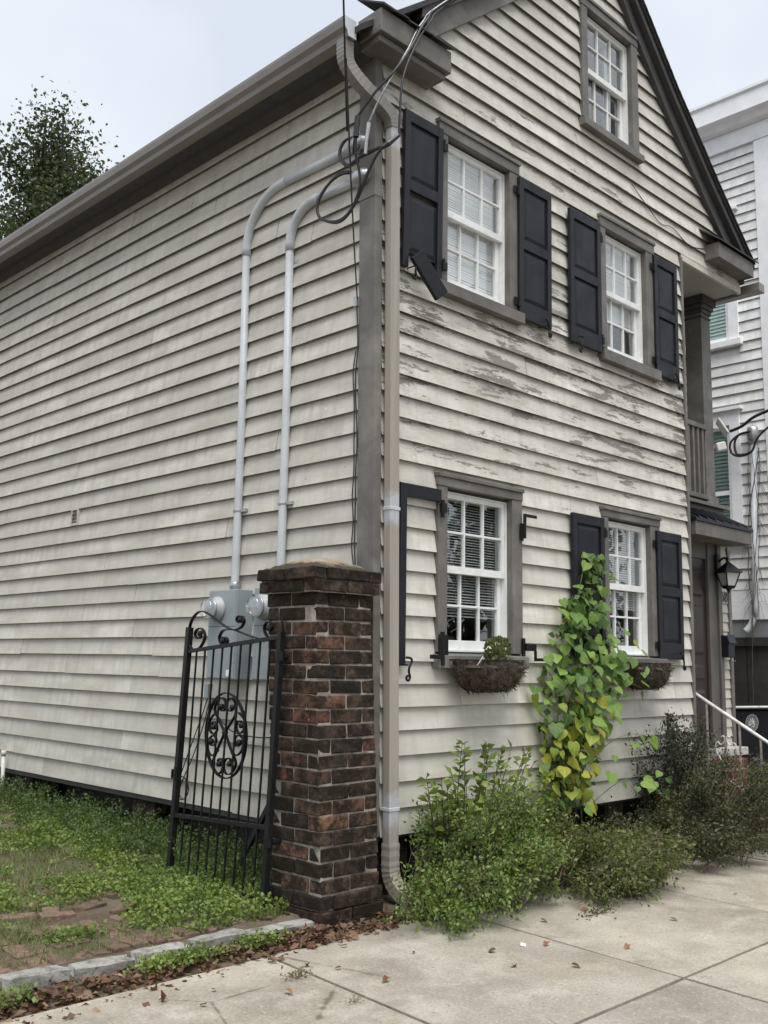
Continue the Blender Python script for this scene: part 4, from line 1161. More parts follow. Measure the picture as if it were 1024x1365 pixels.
for k in range(ncourse):
    z = k * CH + CH / 2 - 0.01
    fl = 0.018 if k < 2 else 0.0
    x0, x1, y0, y1 = PX0 - fl, PX1 + fl, PY0 - fl, PY1 + fl
    w_, d_ = x1 - x0, y1 - y0
    mat = 'brick_sooty' if (k > ncourse - 3 or k < 2 or random.random() < 0.12) else 'brick'
    def mt(): return 'brick_sooty' if (mat == 'brick_sooty' or random.random() < 0.38) else 'brick'
    if k % 2 == 0:
        for yy in (y0 + T / 2, y1 - T / 2):
            for i in range(2): brick_at(x0 + w_ * (i + .5) / 2, yy, z, w_ / 2, T, mt())
        for xx in (x0 + T / 2, x1 - T / 2): brick_at(xx, (y0 + y1) / 2, z, T, d_ - 2 * T, mt())
    else:
        for xx in (x0 + T / 2, x1 - T / 2):
            for i in range(2): brick_at(xx, y0 + d_ * (i + .5) / 2, z, T, d_ / 2, mt())
        for yy in (y0 + T / 2, y1 - T / 2): brick_at((x0 + x1) / 2, yy, z, w_ - 2 * T, T, mt())
ZT = ncourse * CH - 0.01
b = MB(); i_ = 0.0105
def lp(x, y, z): return tuple(Vector((x, y, z)) + lean(z))
b.hexa([lp(PX0 + i_, PY0 + i_, -0.08), lp(PX1 - i_, PY0 + i_, -0.08), lp(PX1 - i_, PY1 - i_, -0.08), lp(PX0 + i_, PY1 - i_, -0.08), lp(PX0 + i_, PY0 + i_, ZT), lp(PX1 - i_, PY0 + i_, ZT), lp(PX1 - i_, PY1 - i_, ZT), lp(PX0 + i_, PY1 - i_, ZT)])
b.build('mortar', 'mortar', pil)
for k, (ex, h) in enumerate(((0.042, 0.075), (0.050, 0.075))):
    z = ZT + k * 0.078 + h / 2 + 0.002
    x0, x1, y0, y1 = PX0 - ex, PX1 + ex, PY0 - ex, PY1 + ex; w_, d_ = x1 - x0, y1 - y0
    if k == 0:
        for yy in (y0 + T / 2, y1 - T / 2):
            for i in range(2): brick_at(x0 + w_ * (i + .5) / 2, yy, z, w_ / 2, T, 'brick_sooty', h)
        for xx in (x0 + T / 2, x1 - T / 2): brick_at(xx, (y0 + y1) / 2, z, T, d_ - 2 * T, 'brick_sooty', h)
    else:
        for xx in (x0 + T / 2, x1 - T / 2):
            for i in range(2): brick_at(xx, y0 + d_ * (i + .5) / 2, z, T, d_ / 2, 'brick_sooty', h)
        for yy in (y0 + T / 2, y1 - T / 2): brick_at((x0 + x1) / 2, yy, z, w_ - 2 * T, T, 'brick_sooty', h)
b = MB(); i_ = -0.026
b.hexa([lp(PX0 + i_, PY0 + i_, ZT - .004), lp(PX1 - i_, PY0 + i_, ZT - .004), lp(PX1 - i_, PY1 - i_, ZT - .004), lp(PX0 + i_, PY1 - i_, ZT - .004), lp(PX0 + i_, PY0 + i_, ZT + .14), lp(PX1 - i_, PY0 + i_, ZT + .14), lp(PX1 - i_, PY1 - i_, ZT + .14), lp(PX0 + i_, PY1 - i_, ZT + .14)])
b.build('mortar', 'mortar', pil)
# domed mortar cap
V_, F_ = [], []
n = 14
zc = ZT + 0.150
for i in range(n + 1):
    for j in range(n + 1):
        u_, v_ = i / n * 2 - 1, j / n * 2 - 1
        hh = 0.10 * max(0, (1 - max(abs(u_), abs(v_)) ** 1.7)) * 0.8 + 0.018 * (1 - u_ * u_) * (1 - v_ * v_) + random.uniform(-.004, .004)
        e = 0.046
        V_.append(lp(cx0 + u_ * (W / 2 + e), cy0 + v_ * (D / 2 + e), zc + hh))
for i in range(n):
    for j in range(n):
        a = i * (n + 1) + j; F_.append((a, a + n + 1, a + n + 2, a + 1))
bb = MB(); bb.v, bb.f = V_, F_
bb.hexa([lp(PX0 - .03, PY0 - .03, zc - .012), lp(PX1 + .03, PY0 - .03, zc - .012), lp(PX1 + .03, PY1 + .03, zc - .012), lp(PX0 - .03, PY1 + .03, zc - .012), lp(PX0 - .03, PY0 - .03, zc + .001), lp(PX1 + .03, PY0 - .03, zc + .001), lp(PX1 + .03, PY1 + .03, zc + .001), lp(PX0 - .03, PY1 + .03, zc + .001)])
bb.build('cap', 'cap_mortar', pil, True)

# ------------------------------------------------------------------ iron gate
GO, GU, GVv = Vector((-0.66, 0.25, 0.03)), Vector((.085, .99, -.077)), Vector((0, -.055, .998))
GN = GU.cross(GVv).normalized()
def G(u_, v_, d=0.0): return GO + GU * u_ + GVv * v_ + GN * d
gate = thing('iron_gate', 'black wrought iron garden gate with scrolls standing open against the pillar', 'gate', tuple(GO))
def gbar(b, u0, v0, u1, v1, w_, t_):
    b.band([G(u0, v0), G(u1, v1)], GN, t_, w_)
b = MB(); gbar(b, 0, 0.0, 0, 1.76, 0.042, 0.036); b.tube([G(0, 1.76), G(0, 1.85)], [0.02, 0.003], 6); b.build('post', 'rusty_iron', gate)
b = MB(); gbar(b, 1.262, 0.10, 1.232, 1.90, 0.048, 0.04); b.build('post', 'rusty_iron', gate)
for (u0, v0, u1, v1) in ((0.0, 1.722, 1.235, 1.722), (0.0, 0.51, 1.255, 0.535), (0.0, 0.055, 0.55, 0.075), (0.55, 0.075, 1.255, 0.135)):
    b = MB(); gbar(b, u0, v0, u1, v1, 0.026, 0.03); b.build('rail', 'rusty_iron', gate)
for i in range(9):
    u_ = 0.128 + i * 0.122
    b = MB(); b.tube([G(u_ + 0.012, 0.07 + 0.05 * i / 9), G(u_, 0.9), G(u_ - 0.004, 1.72)], 0.0085, 6); b.build('bar', 'rusty_iron', gate)
CUR = {'sweep': [(1.215, 1.718), (1.237, 1.815), (1.232, 1.902), (1.199, 1.959), (1.134, 1.996), (1.057, 2.001), (0.942, 1.963), (0.819, 1.905), (0.683, 1.846), (0.554, 1.812), (0.427, 1.775), (0.306, 1.744), (0.209, 1.722)],
 'curl': [(1.145, 1.716), (1.053, 1.74), (1.001, 1.787), (1.005, 1.838), (1.065, 1.878), (1.129, 1.868), (1.141, 1.833), (1.097, 1.805), (1.053, 1.815), (1.072, 1.84)],
 'curlb': [(1.145, 1.716), (1.207, 1.761), (1.237, 1.815)],
 's': [(0.726, 1.754), (0.755, 1.768), (0.741, 1.783), (0.692, 1.776), (0.674, 1.747), (0.717, 1.726), (0.768, 1.749), (0.787, 1.79), (0.756, 1.826), (0.697, 1.835), (0.586, 1.823), (0.51, 1.83), (0.472, 1.863), (0.489, 1.901), (0.544, 1.914), (0.567, 1.892), (0.538, 1.868), (0.513, 1.879)],
 'h': [(0.114, 1.716), (0.177, 1.749), (0.209, 1.798), (0.184, 1.833), (0.137, 1.83), (0.11, 1.801), (0.135, 1.777), (0.169, 1.796)]}
MED = [[(0.653, 1.129), (0.737, 1.21), (0.799, 1.281), (0.767, 1.35), (0.694, 1.357), (0.657, 1.314), (0.677, 1.269), (0.726, 1.281), (0.713, 1.305)],
 [(0.632, 1.129), (0.56, 1.195), (0.516, 1.246), (0.536, 1.32), (0.591, 1.353), (0.639, 1.329), (0.632, 1.276), (0.579, 1.264), (0.562, 1.289)],
 [(0.65, 1.108), (0.72, 1.014), (0.778, 0.908), (0.716, 0.841), (0.656, 0.852), (0.636, 0.894), (0.668, 0.94), (0.708, 0.93), (0.689, 0.904)],
 [(0.629, 1.108), (0.543, 0.998), (0.472, 0.911), (0.523, 0.843), (0.593, 0.842), (0.631, 0.894), (0.596, 0.941), (0.545, 0.936), (0.551, 0.905)],
 [(0.786, 1.259), (0.854, 1.213), (0.855, 1.148), (0.796, 1.11), (0.752, 1.136), (0.764, 1.179), (0.808, 1.196), (0.826, 1.169), (0.798, 1.158)],
 [(0.717, 0.998), (0.796, 0.961), (0.855, 0.998), (0.864, 1.063), (0.795, 1.102), (0.754, 1.072), (0.775, 1.033), (0.829, 1.041), (0.822, 1.068)],
 [(0.477, 1.25), (0.402, 1.202), (0.394, 1.14), (0.449, 1.11), (0.493, 1.142), (0.493, 1.183), (0.45, 1.193), (0.422, 1.166)],
 [(0.543, 0.998), (0.479, 0.962), (0.405, 0.997), (0.394, 1.064), (0.457, 1.098), (0.506, 1.075), (0.493, 1.031), (0.448, 1.028), (0.442, 1.056)]]
ELL = [(0.364, 1.094), (0.382, 1.167), (0.416, 1.237), (0.465, 1.298), (0.525, 1.346), (0.592, 1.377), (0.663, 1.391), (0.732, 1.384), (0.794, 1.356), (0.845, 1.311), (0.881, 1.25), (0.898, 1.178), (0.897, 1.101), (0.876, 1.023), (0.838, 0.952), (0.785, 0.891), (0.722, 0.845), (0.653, 0.817), (0.583, 0.809), (0.517, 0.82), (0.459, 0.849), (0.412, 0.894), (0.379, 0.953), (0.363, 1.021)]
for k_, pts in CUR.items():
    MB().band(smooth_curve([G(*q) for q in pts], 6), GN, 0.024, 0.007).build('scroll', 'rusty_iron', gate)
med = MB().band(smooth_curve([G(q[0], q[1], 0.012) for q in ELL], 4, True), GN, 0.024, 0.008).build('medallion', 'rusty_iron', gate)
for pts in MED:
    MB().band(smooth_curve([G(q[0], q[1], 0.012) for q in pts], 6), GN, 0.02, 0.0075).build('scroll', 'rusty_iron', med)
for a, c in ((0.642, 1.12), (0.713, 1.30), (0.565, 1.288), (0.69, 0.905), (0.55, 0.907), (0.8, 1.16), (0.822, 1.062), (0.43, 1.163), (0.445, 1.05)):
    b = MB(); q = G(a, c, 0.012); b.lathe([(0.004, -0.02), (0.018, -0.014), (0.021, 0), (0.018, 0.014), (0.004, 0.02)], q, 'x', 10); b.build('boss', 'rusty_iron', med, True)
for a, c in ((1.072, 1.84), (0.73, 1.76), (0.515, 1.885), (0.15, 1.795)):
    b = MB(); b.lathe([(0.004, -0.018), (0.02, -0.012), (0.023, 0), (0.02, 0.012), (0.004, 0.018)], G(a, c), 'x', 10); b.build('boss', 'rusty_iron', gate, True)
b = MB(); b.band([G(1.255, 0.78), G(1.255, 0.88)], GN, 0.05, 0.03); b.band([G(1.262, 0.80), G(1.32, 0.80), G(1.32, 0.86), G(1.262, 0.86)], GN, 0.03, 0.012); b.build('latch', 'rusty_iron', gate)
for vv in (1.60, 0.42):
    b = MB(); q = G(0, vv); b.tube([q - Vector((0, 0, .03)), q + Vector((0, 0, .03))], 0.03, 8); b.tube([q, Vector((PX0 + lean(q.z).x + 0.03, q.y - 0.02, q.z))], 0.018, 6); b.build('hinge', 'rusty_iron', gate)
st = thing('iron_stake', 'dark iron bar leaning on the clapboards behind the gate', 'iron bar', (-0.33, 0.66, 0.03))
MB().band([(-0.36, 1.02, 0.03), (-0.085, 0.60, 1.03)], (1, 0, 0), 0.03, 0.035).build('bar', 'rusty_iron', st)
MB().band([(-0.092, 0.60, 1.0), (-0.09, 0.57, 1.07), (-0.075, 0.55, 1.07)], (1, 0, 0), 0.03, 0.012).build('hook', 'rusty_iron', st)

# ------------------------------------------------------------------ meters and conduits
def meter(yc, wd, label, cz_top, elbow_z, out_z, sz, ly):
    wx = lx(2) - 0.035
    th = thing('electric_meter', label, 'electric meter', (wx, yc, 1.445), 'electric meters on the long wall')
    fx = wx - 0.165
    bx = MB().box(fx, wx, yc - wd / 2, yc + wd / 2, 1.445, 2.14).build('meter_box', 'meter_grey', th, bevel=0.006)
    MB().box(fx - 0.006, fx, yc - wd / 2 + .008, yc + wd / 2 - .008, 1.455, 1.845).build('cover', 'meter_grey', bx, bevel=0.003)
    MB().box(fx - 0.006, fx, yc - wd / 2 + .008, yc + wd / 2 - .008, 1.853, 2.135).build('cover', 'meter_grey', bx, bevel=0.003)
    my, mz = yc + ly, 1.99
    MB().lathe([(0.098, -0.004), (0.098, -0.03), (0.086, -0.034), (0.078, -0.075), (0.073, -0.078)], (fx, my, mz), 'x', 24).build('socket', 'meter_socket', th, True)
    MB().lathe([(0.070, -0.078), (0.070, -0.084)], (fx, my, mz), 'x', 24).build('dial', 'meter_socket', th)
    MB().box(fx - .0855, fx - .0845, my - .03, my + .03, mz + .012, mz + .03).build('display', 'black_plastic', th)
    gl = MB().lathe([(0.076, -0.077), (0.075, -0.118), (0.068, -0.130), (0.01, -0.133)], (fx, my, mz), 'x', 24).build('glass_dome', 'glass', th, True)
    MB().lathe([(0.080, -0.073), (0.080, -0.085), (0.076, -0.086)], (fx, my, mz), 'x', 24).build('ring', 'galvanised', th, True)
    MB().box(fx - .008, fx - .006, yc - wd / 2 + .05, yc - wd / 2 + .10, 1.47, 1.52).build('sticker', 'paper', bx)
    # conduit
    cxx = wx - 0.055; yb_ = yc - 0.0
    pts = [(cxx, yb_, 2.13), (cxx, yb_, 2.2), (cxx, yb_ - 0.01, 3.5), (cxx - 0.02, yb_ - 0.02, elbow_z)]
    cd = MB().tube(pts, 0.033, 14).build('conduit', 'conduit', th, True)
    MB().lathe([(0.042, 2.14), (0.042, 2.20), (0.034, 2.21)], (cxx, yb_, 0), 'z', 14).build('coupling', 'galvanised', th, True)
    e = [(cxx - 0.02, yb_ - .02, elbow_z)]
    R_ = out_z - elbow_z
    for k in range(1, 9):
        a = k / 8 * math.pi / 2
        e.append((cxx - 0.02, yb_ - .02 - R_ * (1 - math.cos(a)) * 1.05, elbow_z + R_ * math.sin(a)))
    MB().tube([(e[0][0], e[0][1], e[0][2] - 0.06)] + e + [(e[-1][0], e[-1][1] - 0.05, e[-1][2])], 0.038, 14).build('elbow', 'conduit', th, True)
    MB().tube([e[-1], (cxx - 0.02, sz, out_z - 0.015)], 0.036 if out_z > 5.3 else 0.033, 14).build('conduit', 'conduit', th, True)
    wh = MB(); wh.lathe([(0.045, 0.05), (0.062, 0.03), (0.07, -0.03), (0.058, -0.09), (0.03, -0.12), (0.005, -0.125)], (cxx - 0.03, sz - 0.02, out_z - 0.01), 'y', 16); wh.build('weatherhead', 'galvanised', th, True)
    for zz in (2.78, elbow_z - 0.16):
        MB().lathe([(0.038, zz - .012), (0.040, zz), (0.038, zz + .012)], (cxx, yb_ - .01 * (zz > 3), 0), 'z', 14).box(cxx + .0, cxx + .05, yb_ - 0.10, yb_ - 0.03, zz - .012, zz + .012).build('strap', 'galvanised', th)
    return th
meter(1.495, 0.37, 'grey electric meter box with its whole conduit in view beside the gate', 2.13, 4.98, 5.41, 0.16, 0.05)
meter(0.925, 0.34, 'grey electric meter box half hidden by the brick pillar', 2.13, 4.86, 5.135, 0.14, 0.03)

# ------------------------------------------------------------------ cables
def cable(name, label, pts, r, mat, cat='cable', group=None, sub=6):
    o = MB().tube(smooth_curve(pts, sub), r, 6).build(name, mat, None, True)
    return tag(o, label, cat, group)
hk = (-0.16, -0.10, 5.50)
sd_ = thing('service_drop', 'bundle of overhead service wires spliced and looped at the two weatherheads', 'cable', (-0.09, 0.02, 5.2))
far = Vector((5.2, -8.5, 10.2))
def sag(a, b, s, n=9):
    a, b = Vector(a), Vector(b); return [a.lerp(b, i / n) - Vector((0, 0, s * 4 * (i / n) * (1 - i / n))) for i in range(n + 1)]
MB().tube(smooth_curve([(-0.20, -0.10, 5.44), (-0.17, -0.17, 5.60), (-0.10, -0.24, 5.80), (0.03, -0.26, 6.05), (0.17, -0.27, 6.33), (0.45, -0.32, 6.66), (1.3, -1.4, 7.5), tuple(far)], 6), 0.008, 6).build('messenger_wire', 'cable_grey', sd_, True)
MB().tube(smooth_curve([(-0.245, -0.03, 5.50), (-0.19, -0.15, 5.66), (-0.09, -0.26, 5.84), (0.05, -0.28, 6.08), (0.20, -0.29, 6.36), (0.47, -0.33, 6.67), (1.35, -1.45, 7.5), (far.x + .1, far.y, far.z)], 6), 0.010, 6).build('wire', 'cable_black', sd_, True)
MB().tube(smooth_curve([(-0.03, -0.24, 5.35), (-0.04, -0.26, 5.60), (-0.02, -0.27, 5.82), (0.08, -0.28, 6.08), (0.24, -0.28, 6.36), (0.5, -0.34, 6.67), (1.4, -1.45, 7.5), (far.x + .2, far.y, far.z)], 6), 0.009, 6).build('wire', 'cable_black', sd_, True)
MB().tube([(-0.245, -0.03, 5.50), (-0.25, -0.02, 5.34)], 0.021, 8).build('splice', 'cable_black', sd_)
MB().tube([(-0.03, -0.24, 5.36), (-0.10, -0.20, 5.28), (-0.13, -0.17, 5.25)], [0.014, 0.022, 0.016], 8).build('splice', 'cable_black', sd_)
MB().tube([(-0.20, -0.10, 5.44), (-0.20, -0.08, 5.32), (-0.19, -0.06, 5.22)], [0.016, 0.012, 0.014], 8).build('clamp', 'galvanised', sd_)
for dd in (0, 0.014):
    MB().tube(smooth_curve([(-0.11, 0.06, 5.42 + dd), (-0.15, 0.16, 5.44), (-0.16, 0.23, 5.40 + dd), (-0.16, 0.24 + dd, 5.32), (-0.16, 0.16, 5.225 - dd), (-0.16, 0.06, 5.235), (-0.15, -0.04, 5.24 + dd), (-0.13, -0.17, 5.26)], 6), 0.0095, 6).build('wire', 'cable_black', sd_, True)
    MB().tube(smooth_curve([(-0.11, 0.10, 5.15), (-0.15, 0.22, 5.18 + dd), (-0.16, 0.36, 5.15), (-0.17, 0.46 + dd, 5.05), (-0.17, 0.475, 4.955 - dd), (-0.17, 0.40, 4.865), (-0.17, 0.22, 4.81 - dd), (-0.16, 0.08, 4.885), (-0.15, -0.03, 5.06 + dd), (-0.14, -0.10, 5.18), (-0.13, -0.17, 5.25)], 6), 0.0105, 6).build('wire', 'cable_black', sd_, True)
MB().tube(smooth_curve([(-0.25, -0.02, 5.34), (-0.23, 0.0, 5.22), (-0.19, 0.0, 5.10), (-0.17, 0.02, 4.98), (-0.16, 0.12, 4.84)], 5), 0.010, 6).build('wire', 'cable_black', sd_, True)
MB().tube(smooth_curve([(-0.25, -0.01, 5.34), (-0.20, 0.05, 5.26), (-0.13, 0.07, 5.36), (-0.11, 0.06, 5.42)], 5), 0.011, 6).build('wire', 'cable_black', sd_, True)
lo_ = [(-3.09, -3.07, 4.10 + .35), (-2.45, -2.35, 4.52), (-1.6, -1.40, 4.60), (-0.9, -0.66, 4.50), (-0.35, -0.12, 4.33), (-0.07, 0.135, 4.20)]
d0 = Vector((-2.38572163, -2.24113338, 4.34117136)) - CAM
ph = thing('phone_cable', 'thin black telephone cable dropping from above and running down the corner board', 'cable', (-0.07, 0.13, 4.2))
pt_at = Vector((lx(4.2) - 0.065, 0.125, 4.20))
e0_ = CAM + d0 * 1.15
pts = [e0_ + d0.normalized() * -0.6 + Vector((0, 0, 0.5))]
seq = []
for t_ in np.linspace(0, 1, 7):
    q = e0_.lerp(pt_at, t_); q.z -= 0.10 * math.sin(math.pi * t_); seq.append(tuple(q))
far2 = e0_ + (e0_ - pt_at) * 3.0 + Vector((0, 0, 3.0))
MB().tube(smooth_curve([tuple(far2)] + seq, 6), 0.0055, 6).build('wire', 'cable_black', ph, True)
dn = [(lx(z) - 0.064, 0.125 + random.uniform(-.012, .012), z) for z in np.arange(4.2, 2.0, -0.18)]
MB().tube(smooth_curve(dn, 3), 0.0055, 5).build('wire', 'cable_black', ph, True)
MB().tube(smooth_curve([(a - .004, y + 0.02 + random.uniform(-.01, .01), z) for a, y, z in dn if z < 3.95], 3), 0.005, 5).build('wire', 'cable_black', ph, True)
MB().box(lx(4.2) - .085, lx(4.2) - .058, .11, .145, 4.15, 4.22).build('clip', 'galvanised', ph)
# coil and trailing wire low on the wall
cw = thing('coiled_wire', 'thin loose wire with a small coil hanging on the clapboards left of the gate', 'wire', (-0.06, 2.25, 0.5))
xw = lx(1) - 0.075
MB().tube(smooth_curve([(xw + .02, 1.86, 1.32), (xw, 1.93, 1.12), (xw, 2.08, 0.85), (xw, 2.20, 0.62), (xw - .01, 2.22, 0.50), (xw, 2.15, 0.46), (xw, 2.07, 0.52), (xw, 2.10, 0.62), (xw, 2.18, 0.64), (xw, 2.24, 0.58), (xw, 2.26, 0.42), (xw - .03, 2.22, 0.28), (xw - .05, 2.1, .22)], 6), 0.005, 5).build('wire', 'cable_black', cw, True)
MB().tube(smooth_curve([(xw + .02, 1.84, 1.30), (xw, 1.88, 1.10), (xw, 2.0, 0.85), (xw, 2.16, 0.60), (xw, 2.19, 0.50), (xw, 2.12, 0.47), (xw, 2.06, 0.56), (xw, 2.13, 0.63), (xw, 2.21, .56)], 6), 0.005, 5).build('wire', 'cable_black', cw, True)
MB().tube(smooth_curve([(xw + .01, 1.86, 1.33), (xw, 1.76, 1.20), (xw - .01, 1.5, 1.05), (xw - .01, 1.2, 1.02), (xw, 0.9, 1.04), (xw + .01, 0.5, 1.10)], 6), 0.005, 5).build('wire', 'cable_black', cw, True)
MB().box(lx(1.3) - .085, lx(1.3) - .04, 1.83, 1.88, 1.29, 1.40).build('junction_box', 'meter_grey', cw)
pp = thing('vent_pipe', 'short white plastic pipe standing against the bottom of the long wall', 'pipe', (-0.06, 5.42, 0.1))
MB().tube([(-0.055, 5.42, 0.05), (-0.06, 5.44, 0.58)], 0.02, 10).build('pipe', 'pvc', pp, True)
MB().tube([(-0.06, 5.44, 0.57), (-0.06, 5.44, 0.62)], 0.027, 10).build('cap', 'pvc', pp, True)

# ------------------------------------------------------------------ front steps, rail, bin
stp = thing('front_steps', 'red brick stoop and steps below the front door half hidden by shrubs', 'steps', (5.1, -0.4, 0))
sx0, sx1 = 4.60, 5.30
for k, (ya, yb_, zt) in enumerate(((-0.16, 0.12, 0.68), (-0.46, -0.16, 0.46), (-0.76, -0.46, 0.26))):
    MB().box(sx0 + .01, sx1 - .01, ya + .01, yb_ - .005, -0.05, zt - 0.008).build('mortar', 'mortar', stp)
    nz_ = int(zt / 0.1)
    for j in range(nz_):
        z = zt - 0.05 - j * 0.1
        L = yb_ - ya; nb_ = max(1, int(round(L / 0.13))) if j == 0 else max(1, int(round(L / 0.25)))
        for i in range(nb_):
            brick_at(sx0 + 0.06, ya + L * (i + .5) / nb_, z, 0.12, L / nb_, 'brick_red', 0.088, stp)
        if j < 3:
            for i in range(5):
                brick_at(sx0 + 0.12 + (sx1 - sx0 - .12) * (i + .5) / 5, ya + 0.06, z, (sx1 - sx0 - .12) / 5, 0.12, 'brick_red', 0.088, stp)
    for i in range(5):
        brick_at(sx0 + 0.12 + (sx1 - sx0 - .12) * (i + .5) / 5, ya + 0.12 + (L - .12) / 2, zt - 0.05, (sx1 - sx0 - .12) / 5, L - .12, 'brick_red', 0.088, stp)
hr = thing('handrail', 'thin white iron handrail with a lyre scroll sloping down from the front door', 'handrail', (4.5, -0.5, 0))
def hz(y): return 1.349 + (y - 0.024) * 0.593
MB().tube([(4.5, 0.024, hz(.024)), (4.5, -1.15, hz(-1.15))], 0.017, 8).build('top_rail', 'rail_white', hr, True)
MB().tube([(4.5, 0.0, hz(0) - .62), (4.5, -1.15, hz(-1.15) - .60)], 0.010, 6).build('bottom_rail', 'rail_worn', hr, True)
for y in (0.0, -0.125, -0.455, -0.66, -0.9, -1.14):
    MB().box(4.492, 4.508, y - .008, y + .008, -0.02, hz(y)).build('baluster', 'rail_worn', hr)
yl = -0.31
MB().box(4.492, 4.508, yl - .007, yl + .007, 0.0, 0.93).build('baluster', 'rail_worn', hr)
for s in (-1, 1):
    MB().tube(smooth_curve([(4.5, yl + s * .005, 0.64), (4.5, yl + s * .06, 0.72), (4.5, yl + s * .10, 0.80), (4.5, yl + s * .10, 0.86), (4.5, yl + s * .075, 0.875), (4.5, yl + s * .06, 0.855), (4.5, yl + s * 0.03, 0.86), (4.5, yl + s * .01, 0.90), (4.5, yl + s * .02, 0.935), (4.5, yl + s * .045, 0.925)], 5), 0.007, 6).build('scroll', 'rail_white', hr, True)

bn = thing('wheelie_bin', 'black wheeled rubbish bin with a round white seal between the houses', 'bin', (7.2, 0.9, 0))
ang = rad(-18)
def bp(x, y, z):
    c, s = math.cos(ang), math.sin(ang); return (7.25 + x * c - y * s, 0.95 + x * s + y * c, z)
b = MB(); b.hexa([bp(-.27, -.25, 0.06), bp(.27, -.25, 0.06), bp(.27, .25, 0.06), bp(-.27, .25, 0.06), bp(-.33, -.33, 1.08), bp(.33, -.33, 1.08), bp(.33, .33, 1.08), bp(-.33, .33, 1.08)])
bd = b.build('body', 'bin_plastic', bn, bevel=0.03)
b = MB(); b.hexa([bp(-.35, -.36, 1.085), bp(.35, -.36, 1.085), bp(.35, .36, 1.085), bp(-.35, .36, 1.085), bp(-.35, -.36, 1.13), bp(.35, -.36, 1.13), bp(.30, .36, 1.17), bp(-.30, .36, 1.17)]); b.build('lid', 'bin_plastic', bn, bevel=0.015)
MB().tube([bp(-.36, -.38, 1.12), bp(.36, -.38, 1.12)], 0.014, 8).build('handle', 'rail_white', bn)
for s in (-1, 1):
    b = MB(); b.lathe([(0.11, -0.02), (0.12, 0), (0.11, 0.02)], bp(s * .30, .2, .11), 'x', 18); b.build('wheel', 'black_plastic', bn, True)
def bface(u_, z):      # point on the bin's street-side face
    t_ = (z - .06) / 1.02; return bp(u_, -.25 - .08 * t_ - .003, z)
SC0, SZ0 = -0.03, 0.925
seal = MB()
for r0, r1 in ((0.100, 0.106), (0.060, 0.064)):
    pr = []
    for k in range(40):
        a0, a1 = k / 40 * 6.2832, (k + 1) / 40 * 6.2832
        seal.poly([bface(SC0 + r0 * math.cos(a0), SZ0 + r0 * math.sin(a0)), bface(SC0 + r1 * math.cos(a0), SZ0 + r1 * math.sin(a0)), bface(SC0 + r1 * math.cos(a1), SZ0 + r1 * math.sin(a1)), bface(SC0 + r0 * math.cos(a1), SZ0 + r0 * math.sin(a1))])
for k in range(46):     # blurred figure inside the seal
    a, r = random.uniform(0, 6.28), 0.05 * math.sqrt(random.random()); s = random.uniform(.005, .012)
    u_, z = SC0 + r * math.cos(a), SZ0 + r * math.sin(a)
    seal.poly([bface(u_ - s, z - s * .6), bface(u_ + s * .5, z - s), bface(u_ + s, z + s * .7), bface(u_ - s * .4, z + s)])
for k in range(26):     # ring of letter strokes too small to read
    a = k / 26 * 6.2832; 
    for q in range(2):
        aa = a + q * 0.07; r0, r1 = 0.072, 0.092
        seal.poly([bface(SC0 + r0 * math.cos(aa), SZ0 + r0 * math.sin(aa)), bface(SC0 + r1 * math.cos(aa), SZ0 + r1 * math.sin(aa)), bface(SC0 + r1 * math.cos(aa + .035), SZ0 + r1 * math.sin(aa + .035)), bface(SC0 + r0 * math.cos(aa + .035), SZ0 + r0 * math.sin(aa + .035))])
seal.build('seal', 'bin_print', bd)

# ------------------------------------------------------------------ neighbouring house
NX, NY0, NY1 = 8.0, 0.30, 9.5
nb_h = thing('white_house', 'white clapboard house with green blinds standing behind the porch column', 'house', (NX, 4, 0))
nw = MB().box(NX + .02, NX + .07, NY0 + .1, NY1, 2.3, 9.2).build('side_wall', 'siding_white', nb_h)
NWIN = [(1.02, 2.05, 6.02, 7.95), (1.06, 2.0, 3.25, 5.08)]
def ncells(z0, z1):
    act = [o for o in NWIN if o[3] > z0 + .003 and o[2] < z1 - .003]
    xs = sorted(set([NY0 + 0.40, NY1] + [q for o in act for q in o[:2]])); runs, cur = [], []
    for a, c in zip(xs[:-1], xs[1:]):
        mid = (a + c) / 2
        if any(o[0] < mid < o[1] for o in act):
            if cur: runs.append(cur)
            cur = []
        else: cur.append((a, c, z0, z1))
    if cur: runs.append(cur)
    return runs
z = 2.62
OUT0 = 0.034
while z < 8.85:
    z1 = z + 0.142
    for rn in ncells(z, z1): board_mesh(rn, z, z1, lambda s, o, zz: (NX - o, s, zz)).build('clapboard', 'siding_white', nw)
    z = z1
MB().box(NX - .045, NX + .07, NY0, NY0 + 0.40, 2.3, 8.87).build('corner_board', 'white_trim', nb_h, bevel=0.004)
MB().box(NX - .03, NX + .02, NY0 + .40, NY1, 2.45, 2.62).build('water_table', 'white_trim', nb_h, bevel=0.004)
MB().box(NX - .035, NX + .02, NY0 + .40, NY1, 2.22, 2.447).build('skirt_board', 'white_trim', nb_h, bevel=0.004)
MB().box(NX - .01, NX + .05, NY0, NY1, 1.99, 2.217).build('sill_beam', 'grey_band', nb_h)
MB().box(NX - .06, NX + .06, NY0, NY1, 1.87, 1.988).build('screen_rail', 'dark_boards', nb_h, bevel=0.005)
for i in range(23):
    y0_ = NY0 + i * 0.40
    MB().box(NX - .02 + (0 if i % 3 else -.04), NX + .03, y0_, y0_ + (0.39 if i % 3 else 0.13), 0.0, 1.868).build('screen_board', 'dark_boards', nb_h)
